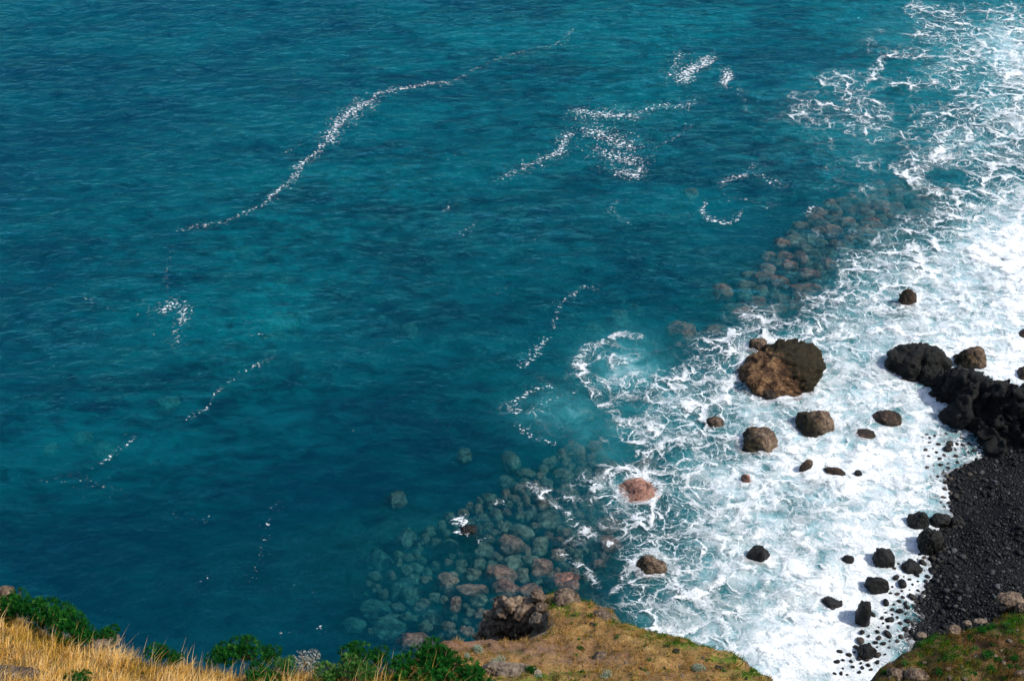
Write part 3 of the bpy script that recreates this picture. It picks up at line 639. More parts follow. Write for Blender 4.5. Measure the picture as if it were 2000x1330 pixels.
def sub_boulder(px, py, w, h, top, kind, label, group):
    s = scale_at(*at(px, py, -top)); th = math.asin(min(1, CAM_H / math.dist((0, 0, CAM_H), at(px, py, -top))))
    a = w / 2 / s; b = min(max(h / 2 / s / math.sin(th) * 0.82, 0.5 * a), 1.5 * a); c = 0.62 * min(a, b) + 0.2
    x, y, _ = at(px, py, -top - c * 0.45)
    i = rnd.randrange(len(protos)); key = (i, kind)
    if key not in _sub_mats:
        me = protos[i].copy(); me.materials.clear(); me.materials.append(M_SUBRED if kind == 'r' else M_SUBGREY); _sub_mats[key] = me
    o = bpy.data.objects.new('submerged_boulder', _sub_mats[key]); COL.objects.link(o)
    o.location = (x, y, -top - c); o.scale = (a, b, c); o.rotation_euler = (0, 0, rnd.choice((0, math.pi)) + rnd.uniform(-.25, .25))
    tag(o, label, 'boulder', group)
SPECIAL = {(811, 1247): 'big grey-brown boulder under water behind the green bushes', (1330, 643): 'pinkish submerged boulder by itself left of the largest rock', (1396, 640): 'flat pinkish submerged boulder between the pink boulder and the foam',
  (1410, 564): 'dark reddish submerged boulder at the left end of the drowned stones', (545, 622): 'pale turquoise boulder deep under the left water', (327, 783): 'faint round turquoise boulder deep in the far left water', (773, 969): 'lone submerged rock with pale ribs above the boulder field',
  (794, 1045): 'tall narrow submerged boulder at the left edge of the boulder field', (1210, 615): 'pale turquoise submerged boulder just above the foam tongue', (978, 1118): 'largest reddish submerged boulder near the headland', (1000, 1060): 'broad purple-grey submerged boulder in the middle of the field'}
for q in SUB:
    if 680 < q[0] < 860 and q[1] > 950 and q[5] == 'g': q = (*q[:4], q[4] * 1.35, 'g')
    lab = SPECIAL.get(q[:2])
    if not lab:
        lab = ('dim turquoise boulder lying deep under open water' if q[0] < 700 or q[4] > 2.0 else
               'reddish submerged boulder close under the surface of the shallows' if q[5] == 'r' else 'greenish submerged boulder in the clear shallows')
    sub_boulder(*q, lab, 'boulders under the clear water')
def poisson(poly, dx, dy, n, seed, avoid=()):
    r = random.Random(seed); xs_ = [p[0] for p in poly]; ys_ = [p[1] for p in poly]; out = []
    for _ in range(n * 30):
        x, y = r.uniform(min(xs_), max(xs_)), r.uniform(min(ys_), max(ys_))
        if not bool(inside(np.array([x]), np.array([y]), poly)[0]): continue
        if all(((x - a) / dx) ** 2 + ((y - b) / dy) ** 2 > 1 for a, b in out) and all(((x - q[0]) / (q[2] / 2 + dx * .45)) ** 2 + ((y - q[1]) / (q[3] / 2 + dy * .45)) ** 2 > 1 for q in avoid):
            out.append((x, y))
            if len(out) >= n: break
    return out
SHOAL = [(1420, 590), (1440, 560), (1520, 470), (1600, 405), (1680, 365), (1800, 345), (1880, 385), (1820, 450), (1720, 495), (1650, 555), (1570, 605), (1450, 610)]
for (x, y) in poisson(SHOAL, 25, 13, 150, 7, SUB):
    red = rnd.random() < (0.65 if y < 470 else 0.4)
    sub_boulder(x, y, rnd.uniform(26, 44), rnd.uniform(13, 20), rnd.uniform(.25, .6) if red else rnd.uniform(.5, 1.1), 'r' if red else 'g',
                'reddish drowned stone in the far shoal' if red else 'greenish drowned stone in the far shoal', 'drowned stones of the far shoal')
FIELD = [(700, 1230), (720, 1120), (830, 1030), (960, 960), (1090, 880), (1180, 860), (1220, 960), (1180, 1110), (1120, 1140), (1000, 1160), (930, 1240), (850, 1250)]
for (x, y) in poisson(FIELD, 18, 12, 230, 8, SUB):
    far = np.interp(x, [700, 900, 1100], [2.3, 1.4, 0.9])
    sub_boulder(x, y, rnd.uniform(12, 30), rnd.uniform(9, 22), far * rnd.uniform(0.85, 1.25), rnd.choice('gr'), 'small submerged stone between the bigger boulders', 'small stones under the clear water')

# ------------------------------------------------------------------ stones of the beach
stone_protos = []
for i in range(10):
    rs = np.random.RandomState(300 + i)
    me = rock_mesh('stone', 1.0, 0.55 + 0.35 * rs.rand(), 0.42 + 0.2 * rs.rand(), 300 + i, n=3, box=2.3, cuts=5, cut=0.8, rough=0.15, small=0.02)
    attr(me, 'tint', np.zeros(len(me.vertices))); stone_protos.append(me)
def bz(x, y): return float(bed_z(np.array([[x]]), np.array([[y]]))[0, 0])
SURF_STONES = [(1750, 1129, 16), (1762, 1142, 24), (1781, 1167, 18), (1757, 1194, 15), (1737, 1212, 18), (1772, 1213, 13), (1768, 1229, 14), (1684, 1235, 12), (1680, 1252, 19), (1714, 1280, 15), (1640, 1273, 12), (1634, 1293, 13), (1733, 1240, 20), (1710, 1255, 10),
  (1725, 1257, 11), (1705, 1201, 13), (1754, 1102, 8), (1746, 1112, 11), (1802, 1101, 18), (1820, 1116, 18), (1823, 1091, 14), (1835, 1097, 10), (1730, 1178, 18), (1756, 1175, 10), (1768, 1179, 10), (1857, 936, 11), (1851, 915, 10), (1830, 932, 10), (1841, 973, 13), (1867, 970, 14),
  (1873, 953, 12), (1880, 962, 10), (1851, 879, 20), (1855, 869, 14), (1860, 997, 10), (1827, 948, 7), (1894, 927, 11), (1880, 936, 10), (1892, 886, 8), (1897, 842, 20), (1911, 849, 16), (1815, 866, 9), (1832, 869, 11), (1855, 866, 13), (1877, 857, 10), (1815, 856, 9)]
WASH = [(1800, 850), (1900, 835), (1975, 870), (1925, 900), (1900, 985), (1860, 1005), (1820, 975)]
WASH2 = [(1800, 1075), (1845, 1070), (1840, 1120), (1780, 1190), (1765, 1240), (1700, 1310), (1620, 1325), (1660, 1270), (1710, 1230), (1745, 1140)]
stones = list(SURF_STONES)
for (x, y) in poisson(WASH, 11, 8, 90, 17, [(a, b, c, c * .7) for a, b, c in stones]): stones.append((x, y, rnd.uniform(5, 11)))
for (x, y) in poisson(WASH2, 12, 9, 85, 18, [(a, b, c, c * .7) for a, b, c in stones]): stones.append((x, y, rnd.uniform(5, 12)))
st_mats = {}
def bed_hit(px, py, n=14):
    px = np.asarray(px, float); py = np.asarray(py, float); z = np.zeros_like(px)
    dx, dy, dz = ray(px, py)
    for _ in range(n):
        t = (z - CAM_H) / dz; z = 0.5 * z + 0.5 * bed_z((dx * t)[None], (dy * t)[None])[0]
    t = (z - CAM_H) / dz
    return dx * t, dy * t, z
def put_stone(name, px, py, w, mat, label, cat, group, z=None, lift=0.4):
    x, y, b = [float(q[0]) for q in bed_hit([px], [py])]; zz = max(b, 0.0) if z is None else b
    x, y, _ = at(px, py, zz); s = scale_at(x, y, zz); a = w / 2 / s
    i = rnd.randrange(10); key = (i, mat.name)
    if key not in st_mats:
        me = stone_protos[i].copy(); me.materials.clear(); me.materials.append(mat); st_mats[key] = me
    o = bpy.data.objects.new(name, st_mats[key]); COL.objects.link(o)
    o.location = (x, y, zz + a * (0.45 * lift + (0.12 if zz == 0 else 0))); o.scale = (a, a, a); o.rotation_euler = (rnd.uniform(-.25, .25), rnd.uniform(-.25, .25), rnd.uniform(0, 6.28))
    tag(o, label, cat, group); return o
for k, (x, y, w) in enumerate(stones):
    put_stone('wet_stone', x, y, w, M_WETSTONE, 'wet dark stone standing in the thin white wash beside the reef' if y < 1010 else 'wet dark stone standing in the thin white wash beside the green slope', 'stone', 'stones in the wash at the beach edge')
BEACH = [(2040, 850), (1985, 868), (1920, 900), (1898, 960), (1880, 1005), (1828, 1050), (1832, 1105), (1790, 1180), (1772, 1245), (1850, 1240), (1960, 1210), (2040, 1190)]
r2 = np.random.RandomState(9)
bx = r2.uniform(1740, 2040, 12000); by = r2.uniform(845, 1250, 12000); ok = inside(bx, by, BEACH)
cells = {}; cob = []
for x, y, w in zip(bx[ok], by[ok], (4.2 + 12 * r2.rand(12000) ** 4)[ok]):
    key = (int(x // 16), int(y // 12)); near = [q for i in (-1, 0, 1) for j in (-1, 0, 1) for q in cells.get((key[0] + i, key[1] + j), [])]
    if all(((x - a) / ((w + c) * .44)) ** 2 + ((y - b) / ((w + c) * .30)) ** 2 > 1 for a, b, c in near):
        cells.setdefault(key, []).append((x, y, w)); cob.append((x, y, w))
cob.sort(key=lambda q: -q[2] * (1 if q[0] < 1998 else 0.01))
for x, y, w in cob[:280]:
    put_stone('cobble', x, y, w, M_COBBLE, 'rounded dark grey cobble lying among many on the black beach', 'cobble', 'cobbles of the black beach', z=0.5)
vs, fs, ts, k = [], [], [], 0
small_v = []
for i in range(5):
    v, f = ico(2); rs = np.random.RandomState(i); d = v * np.array([1, .6 + .3 * rs.rand(), .5]); d = d * (1 + .15 * fbm(*(v * 1.2 + i * 9).T, oct=2, seed=i))[:, None]; small_v.append((d, f))
cobw = np.stack(bed_hit([q[0] for q in cob[280:]], [q[1] for q in cob[280:]]), -1)
for ci, (x, y, w) in enumerate(cob[280:]):
    wx, wy, z = (float(q) for q in cobw[ci]); a = w / 2 / scale_at(wx, wy, z)
    d, f = small_v[rnd.randrange(5)]; t = rnd.uniform(0, 6.28); c, s_ = math.cos(t), math.sin(t)
    vs.append((d @ np.array([[c, s_, 0], [-s_, c, 0], [0, 0, 1]])) * a + np.array([wx, wy, z + 0.15 * a])); fs.append(f + k); k += len(d); ts.append(np.full(len(d), rnd.random()))
me = mesh_arrays('beach_cobbles', np.concatenate(vs), [np.concatenate(fs)]); attr(me, 'tint', np.concatenate(ts))
tag(link('beach_cobbles', me, M_COBBLE), 'mass of small dark cobbles covering the black beach', 'cobbles', kind='stuff')

# ------------------------------------------------------------------ hills
class Hill:
    def __init__(self, plane, pts, world, drop, seed, amp, freq, lump=0.04):
        self.lump = lump
        self.pl = plane; self.poly = [on_plane(px, py, plane)[:2] for px, py in pts] + world
        self.drop, self.seed, self.amp, self.freq = drop, seed, amp, freq
    def z(self, X, Y, full=False):
        a, b, c = self.pl; base = a + b * X + c * Y
        d = signed(X, Y, self.poly) + 0.25 * fbm(X * 0.9, Y * 0.9, oct=4, seed=self.seed + 3) * min(1, self.amp * 4)
        out = np.maximum(-d, 0)
        rough = self.amp * fbm(X * self.freq, Y * self.freq, oct=5, seed=self.seed) * sstep(-0.2, 0.8, d + 0.8)
        crag = fbm(X * 0.55, Y * 0.55, oct=4, seed=self.seed + 8, ridge=True)
        z = base + rough + self.lump * fbm(X * 2.2, Y * 2.2, oct=3, seed=self.seed + 4) * sstep(-0.2, 0.6, d) - 0.25 * np.exp(-np.clip(d, 0, None) / 0.35) - out * self.drop * (1 + 0.22 * np.clip(crag, -1, 1)) + 0.75 * crag * sstep(0.1, 1.8, out)
        z = np.maximum(z, -6)
        return (z, d) if full else z
    def hit(self, px, py):
        dx, dy, dz = ray(px, py); x0, y0, z0 = on_plane(px, py, self.pl); t0 = (z0 - CAM_H) / dz
        t = np.arange(t0 - 2.0, t0 + 3.5, 0.03); zz = self.z(dx * t[None], dy * t[None])[0]; k = np.nonzero(CAM_H + dz * t <= zz)[0]
        tt = t[k[0]] if len(k) else t0
        return dx * tt, dy * tt, CAM_H + dz * tt
    def build(self, name, xs, ys, mat, painters):
        X, Y = np.meshgrid(xs, ys); Z, d = self.z(X, Y, True)
        me = mesh_arrays(name, np.stack([X, Y, Z], -1).reshape(-1, 3), [grid_faces(len(xs), len(ys))])
        attr(me, 'steep', sstep(0.45, -0.15, d))
        P = to_px(X, Y, Z)
        attr(me, 'green', painters[0](*P)); attr(me, 'earth', painters[1](*P))
        o = link(name, me, mat); tag(o, None, kind='structure'); return o
def blobs_fun(lst, base=0.0):
    def f(px, py):
        r = np.full(np.shape(px), base, float)
        for mx, my, rx, ry, k in lst: r = np.maximum(r, k * np.exp(-((px - mx) / rx) ** 2 - ((py - my) / ry) ** 2))
        return np.clip(r, 0, 1)
    return f
# near grassy hillside
PLN = (44.9 + 0.42 * 12.4, 0.0, -0.42)
near = Hill(PLN, [(-120, 1120), (0, 1172), (60, 1205), (110, 1225), (160, 1245), (220, 1258), (300, 1276), (400, 1292), (450, 1296), (540, 1290), (600, 1296), (640, 1306), (700, 1300), (760, 1294), (830, 1292), (885, 1302), (930, 1322), (985, 1360), (1050, 1450)],
            [(6, 6), (14, -12), (-22, -12), (-16, 12)], 2.6, 3, 0.10, 1.1)
near.build('hillside', axis(-8, 3, 0.07, -24, 14), axis(8, 19, 0.07, -14, 32), mat_ground('hillside_soil', dict(soil=[(0.10, 0.06, 0.02), (0.20, 0.12, 0.04), (0.26, 0.16, 0.06)], green=(0.04, 0.08, 0.015), earth=(0.16, 0.09, 0.05), rock=[(0.03, 0.02, 0.015), (0.14, 0.10, 0.07), (0.32, 0.25, 0.18)]), 2.0),
           (blobs_fun([]), blobs_fun([])))
# headland in the middle
PLH = (29.9 + 0.45 * 24.9, 0.0, -0.45)
head = Hill(PLH, [(1052, 1150), (1080, 1143), (1130, 1152), (1165, 1168), (1200, 1182), (1218, 1203), (1290, 1224), (1355, 1242), (1415, 1260), (1462, 1284), (1505, 1310), (1540, 1342), (1600, 1410), (1680, 1600)],
            [(9, 10), (9, -4), (-9, -4), (-9, 14)], 2.3, 21, 0.18, 0.8, 0.12)
head.poly += [on_plane(px, py, PLH)[:2] for px, py in [(600, 1500), (760, 1316), (830, 1262), (865, 1244), (930, 1238), (990, 1241), (1030, 1238), (1072, 1216), (1070, 1194), (1052, 1172)]]
GREEN_H = [(1195, 1200, 25, 10, .5), (1095, 1182, 26, 9, 1), (1120, 1200, 30, 6, .8), (1020, 1228, 30, 12, .9), (1310, 1238, 70, 14, .8), (1355, 1258, 60, 10, .9), (1270, 1222, 45, 12, .9), (1420, 1286, 45, 10, .9), (1465, 1316, 45, 12, 1), (960, 1310, 40, 8, .7), (1060, 1322, 90, 14, .7), (1100, 1156, 50, 7, .8), (1220, 1212, 40, 12, .7), (1150, 1172, 40, 8, .6), (1010, 1275, 60, 8, .4)]
EARTH_H = [(930, 1252, 100, 18, 1), (1050, 1268, 120, 14, .9), (1130, 1290, 90, 10, .7), (1175, 1285, 60, 10, .6)]
head.build('headland', axis(-5, 10, 0.09, -16, 20), axis(17, 36, 0.09, -6, 55), mat_ground('headland_turf', dict(soil=[(0.08, 0.045, 0.025), (0.22, 0.12, 0.05), (0.34, 0.20, 0.07), (0.46, 0.30, 0.13)], green=(0.05, 0.17, 0.008), earth=(0.20, 0.115, 0.085), rock=[(0.02, 0.014, 0.010), (0.12, 0.085, 0.06), (0.36, 0.28, 0.20)]), 1.8, 0.8),
           (blobs_fun(GREEN_H, 0.06), blobs_fun(EARTH_H)))
# green slope at the right, rising into the coast cliff outside the picture
PLR = (18.8 - 0.22 * 15.9 + 0.35 * 34, 0.22, -0.35)
slope = Hill(PLR, [(1600, 1420), (1690, 1340), (1702, 1315), (1735, 1284), (1760, 1265), (1792, 1245), (1830, 1230), (1880, 1220), (1925, 1212), (1950, 1200), (1968, 1190), (2000, 1178), (2060, 1160)],
             [(40, 44), (54, 54), (70, 70), (220, 120), (220, -60), (16, -20)], 2.4, 51, 0.28, 0.6, 0.20)
slope.build('beach_slope', axis(9, 28, 0.13, 0, 220), axis(26, 50, 0.13, -60, 230), mat_ground('slope_turf', dict(soil=[(0.022, 0.015, 0.010), (0.09, 0.05, 0.024), (0.18, 0.10, 0.04), (0.26, 0.18, 0.06)], green=(0.03, 0.10, 0.008), earth=(0.10, 0.05, 0.03), rock=[(0.012, 0.010, 0.008), (0.05, 0.038, 0.028), (0.20, 0.16, 0.12)]), 1.2, 0.9),
            (blobs_fun([(1800, 1245, 90, 20, 1), (1900, 1225, 90, 14, 1), (1850, 1300, 90, 40, .8), (1980, 1200, 50, 12, .9), (1950, 1280, 80, 40, .5)], 0.25), blobs_fun([(1930, 1260, 60, 20, .8), (1820, 1300, 30, 12, .7)])))

# ------------------------------------------------------------------ rocks on the hills
def hill_rock(hill, px, py, w, h, mat, label, seed, depth=0.8, lift=0.12, n=5, name='rock', group='rocks in the hillsides', cat='rock', dz=0.0, **kw):
    x, y, z = hill.hit(px, py)
    s = scale_at(x, y, z); a = w / 2 / s; c = 0.40 * h / s; depth = min(depth, 0.62 * h / s / a)
    o = link(name, rock_mesh(name, a, a * depth, c, seed, n=n, **kw), mat, None, (x, y, z + c * lift + dz)); o.rotation_euler = (0, 0, random.Random(seed).uniform(-.35, .35))
    tag(o, label, cat, group); return o
H = hill_rock
H(head, 1106, 1172, 46, 34, M_CLIFFROCK, 'rounded brown rock crowning the headland tip', 401, depth=0.9, small=0.1)
zr = head.hit(1070, 1190)[2]
crag = [blob(px_, py_, r_, r_ * 0.9, r_ * 1.15, zr + dz_) for px_, py_, r_, dz_ in [(1005, 1190, .42, -.85), (982, 1200, .36, -1.2), (1024, 1200, .34, -.85), (988, 1214, .42, -1.6), (1012, 1224, .36, -1.6), (970, 1228, .40, -2.3), (995, 1240, .42, -2.6), (958, 1242, .40, -3.1), (1030, 1240, .40, -2.2), (968, 1256, .5, -4.0)]]
o = link('crag', blob_rock('crag', crag, 0.04, 0.10, 2.2, 9, 0.05, 6.0, 0.42), M_CLIFFROCK)
tag(o, 'big knobbly crag with pale top and dark foot on the left face of the headland', 'rock', 'rocks in the hillsides')
H(head, 1052, 1165, 28, 22, M_CLIFFROCK, 'small pale rock at the left lip of the headland tip', 404, small=0.15)
H(head, 1055, 1212, 36, 34, M_PALEROCK, 'smooth brown block beside the green moss on the headland', 405, box=3.5, small=0.04)
H(head, 1060, 1190, 26, 24, M_CLIFFROCK, 'small knobbly rock between the pale crag and the moss', 406, small=0.2)
H(head, 1175, 1203, 34, 20, M_CLIFFROCK, 'grey-brown stone in the dry turf below the headland crown', 407, small=0.08)
H(head, 1172, 1283, 26, 18, M_CLIFFROCK, 'squat brown stone in the middle of the headland turf', 408, small=0.08)
H(head, 1320, 1272, 14, 10, M_ROCKBLACK, 'small black stone on the headland turf', 409, n=4)
H(head, 1405, 1306, 18, 12, M_ROCKBLACK, 'small black stone low on the headland near its right edge', 410, n=4)
H(head, 1155, 1220, 12, 9, M_ROCKBLACK, 'tiny black stone below the headland crown', 411, n=4)
H(head, 1000, 1314, 110, 30, M_PALEROCK, 'long pale rock slab beside the green bushes', 412, depth=0.5, small=0.12)
H(near, 205, 1253, 50, 22, M_PALEROCK, 'pale rock hump in the golden grass under the left bushes', 413, small=0.1)
H(near, 20, 1322, 110, 30, M_CLIFFROCK, 'grey lichen-covered rock in the bottom left corner', 414, small=0.15)
H(near, 8, 1160, 36, 34, M_CLIFFROCK, 'reddish rock at the far left end of the hillside', 415, small=0.12)
H(slope, 1863, 1232, 24, 22, M_CLIFFROCK, 'dark block with a pale top standing in the slope grass', 421, depth=0.8, box=3.5)
H(slope, 1915, 1213, 24, 9, M_PALEROCK, 'flat pink stone on the upper edge of the right slope', 422)
H(slope, 1890, 1216, 14, 9, M_PALEROCK, 'small pink stone left of the flat one on the slope edge', 423, n=4)
H(slope, 1972, 1180, 44, 36, M_CLIFFROCK, 'grassy-topped outcrop where the right slope meets the beach', 424, box=3.2, lift=0.3, small=0.12)
H(slope, 1998, 1192, 26, 34, M_CLIFFROCK, 'rust-coloured outcrop at the right edge of the slope', 425, small=0.12)
H(slope, 1752, 1320, 34, 26, M_CLIFFROCK, 'pale-topped boulder at the bottom of the right slope, the left one', 426, small=0.1)
H(slope, 1790, 1322, 40, 26, M_CLIFFROCK, 'pale-topped boulder at the bottom of the right slope, the right one', 427, small=0.1)
H(slope, 1800, 1240, 18, 10, M_PALEROCK, 'pink stone at the lower end of the slope edge', 428, n=4)
H(slope, 1995, 1318, 24, 20, M_CLIFFROCK, 'dark boulder in the bottom right corner', 429, n=4)
H(slope, 1958, 1190, 20, 24, M_ROCKBLACK, 'mossy black rock below the grassy-topped outcrop', 430, n=4)

# ------------------------------------------------------------------ grass
def blades(name, P, h, w, lean, az, tint, mat, bend=0.5):
    n = len(P); d = np.stack([np.cos(az), np.sin(az), np.zeros(n)], -1); side = np.stack([-np.sin(az + 1.3), np.cos(az + 1.3), np.zeros(n)], -1)
    up = np.array([0, 0, 1.0])
    mid = P + up * (h * 0.55)[:, None] + d * (h * lean * 0.3)[:, None]; tip = P + up * (h * (1 - 0.25 * lean))[:, None] + d * (h * lean)[:, None]
    v = np.stack([P - side * (w / 2)[:, None], P + side * (w / 2)[:, None], mid + side * (w * 0.38)[:, None], mid - side * (w * 0.38)[:, None], tip], 1).reshape(-1, 3)
    i = np.arange(n)[:, None] * 5
    me = mesh_arrays(name, v, [i + np.array([[0, 1, 2, 3]]), i + np.array([[3, 2, 4]])], False)
    attr(me, 'tint', np.repeat(tint, 5)); return link(name, me, mat)
M_DRY = mat_blades('dry_grass', [(0.0, (0.03, 0.06, 0.01)), (0.25, (0.13, 0.15, 0.02)), (0.45, (0.52, 0.31, 0.04)), (0.75, (0.82, 0.48, 0.11)), (1.0, (0.80, 0.58, 0.28))])
M_TURF = mat_blades('short_turf', [(0.0, (0.015, 0.13, 0.006)), (0.3, (0.08, 0.20, 0.012)), (0.5, (0.29, 0.19, 0.02)), (0.75, (0.44, 0.245, 0.06)), (1.0, (0.54, 0.35, 0.16))])
M_MOSS = mat_blades('slope_grass', [(0.0, (0.010, 0.13, 0.006)), (0.3, (0.05, 0.19, 0.008)), (0.55, (0.22, 0.18, 0.02)), (0.8, (0.22, 0.10, 0.03)), (1.0, (0.26, 0.17, 0.08))], 0.25)
rg = np.random.RandomState(2)
def scatter(hill, n, xr, yr, dmin, frame=(-60, 2060, 1080, 1400)):
    x = rg.uniform(*xr, n); y = rg.uniform(*yr, n); z, d = hill.z(x[None], y[None], True); z, d = z[0], d[0]
    px, py = to_px(x, y, z); k = (d > dmin) & (px > frame[0]) & (px < frame[1]) & (py > frame[2]) & (py < frame[3])
    return np.stack([x, y, z - 0.02], -1)[k], d[k], px[k], py[k]
P, d, px, py = scatter(near, 150000, (-8.5, 2.5), (9.5, 18), -0.15)
cl = fbm(P[:, 0] * 0.9, P[:, 1] * 0.9, oct=4, seed=61); cl2 = fbm(P[:, 0] * 3.5, P[:, 1] * 3.5, oct=3, seed=62)
right = sstep(480, 900, px)
keep = rg.rand(len(P)) < np.clip(0.75 + 0.8 * cl2, 0.15, 1)
P, d, px, py, cl, cl2, right = [q[keep] for q in (P, d, px, py, cl, cl2, right)]
n = len(P); tint = np.clip(0.68 + 0.36 * cl + 0.34 * cl2 + rg.normal(0, 0.18, n) - 0.22 * right, 0, 1)
h = (0.08 + 0.17 * rg.rand(n) ** 1.6) * (1 + 0.7 * cl2); az = rg.normal(0.2, 1.6, n)
o = blades('hillside_grass', P, np.clip(h, 0.05, 0.5), 0.006 + 0.008 * rg.rand(n), 0.3 + 0.95 * rg.rand(n), az, tint, M_DRY)
tag(o, 'long dry golden grass covering the near hillside', 'grass', kind='stuff')
P, d, px, py = scatter(near, 12000, (-8.5, 2.5), (9.5, 18), -0.1)
n = len(P); keep = rg.rand(n) < 0.13 + 0.35 * (d < 0.5); P, d, px = P[keep], d[keep], px[keep]; n = len(P)
o = blades('grass_stalks', P, 0.25 + 0.28 * rg.rand(n), 0.006 + 0.005 * rg.rand(n), 0.2 + 0.4 * rg.rand(n), rg.uniform(-1, 1.5, n), np.clip(rg.normal(0.85, 0.15, n), 0, 1), M_DRY)
tag(o, 'tall bleached seed stalks standing above the golden grass', 'grass stalks', kind='stuff')
P, d, px, py = scatter(head, 120000, (-4.5, 9.5), (19, 34), 0.0)
gh = blobs_fun(GREEN_H, 0.0)(px, py); eh = blobs_fun(EARTH_H)(px, py)
cl = fbm(P[:, 0] * 0.8, P[:, 1] * 0.8, oct=4, seed=71); cl2 = fbm(P[:, 0] * 3, P[:, 1] * 3, oct=3, seed=72)
keep = rg.rand(len(P)) < np.clip(0.40 + 1.3 * cl2 + 0.6 * gh - 0.45 * eh + 0.25 * cl, 0.02, 1)
P, gh, cl, cl2 = P[keep], gh[keep], cl[keep], cl2[keep]; n = len(P)
tint = np.clip(0.60 + 0.45 * cl + 0.45 * cl2 + rg.normal(0, 0.18, n) - 0.95 * gh * (rg.rand(n) < 0.85), 0, 1)
o = blades('headland_grass', P, (0.05 + 0.11 * rg.rand(n)) * (1 + 0.6 * cl2), 0.014 + 0.014 * rg.rand(n), 0.3 + 0.6 * rg.rand(n), rg.uniform(0, 6.28, n), tint, M_TURF)
tag(o, 'short ochre and green turf on the headland', 'grass', kind='stuff')
P, d, px, py = scatter(slope, 110000, (11, 27), (28, 50), 0.0)
gs = blobs_fun([(1800, 1250, 90, 24, 1), (1900, 1232, 90, 20, 1), (1850, 1300, 90, 40, .8), (1980, 1210, 50, 18, 1), (1950, 1280, 80, 40, .4)])(px, py)
cl = fbm(P[:, 0] * 0.7, P[:, 1] * 0.7, oct=4, seed=81); cl2 = fbm(P[:, 0] * 2.2, P[:, 1] * 2.2, oct=3, seed=82)
keep = rg.rand(len(P)) < np.clip(0.45 + 1.0 * cl2 + 0.3 * gs, 0.03, 1)
P, gs, cl, cl2 = P[keep], gs[keep], cl[keep], cl2[keep]; n = len(P)
tint = np.clip(0.62 + 0.55 * cl + 0.3 * cl2 + rg.normal(0, 0.12, n) - 0.5 * gs, 0, 1)
o = blades('slope_grass', P, (0.09 + 0.16 * rg.rand(n)) * (1 + 0.5 * cl2), 0.02 + 0.02 * rg.rand(n), 0.3 + 0.6 * rg.rand(n), rg.uniform(0, 6.28, n), tint, M_MOSS)
tag(o, 'green and rust-brown low growth covering the right slope', 'grass', kind='stuff')

# ------------------------------------------------------------------ shrubs
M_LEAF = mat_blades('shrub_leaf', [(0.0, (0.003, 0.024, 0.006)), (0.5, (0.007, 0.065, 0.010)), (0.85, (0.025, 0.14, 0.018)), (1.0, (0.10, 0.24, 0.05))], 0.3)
M_LEAF2 = mat_blades('pale_shrub_leaf', [(0.0, (0.008, 0.045, 0.008)), (0.5, (0.03, 0.12, 0.02)), (1.0, (0.16, 0.28, 0.07))], 0.3)
M_SILVER = mat_blades('silver_leaf', [(0.0, (0.09, 0.14, 0.09)), (0.5, (0.24, 0.31, 0.22)), (1.0, (0.46, 0.52, 0.42))], 0.2)
M_WHITE = mat_blades('white_flower', [(0.0, (0.10, 0.13, 0.06)), (0.5, (0.30, 0.31, 0.24)), (1.0, (0.62, 0.60, 0.54))], 0.2)
g = G('shrub_stem'); M_STEM = g.done(g.principled(g.ramp(g.noise(g.obj(), 8, 4).outputs[0], [(0.3, (0.05, 0.03, 0.02)), (0.7, (0.16, 0.10, 0.06))]), 0.9))
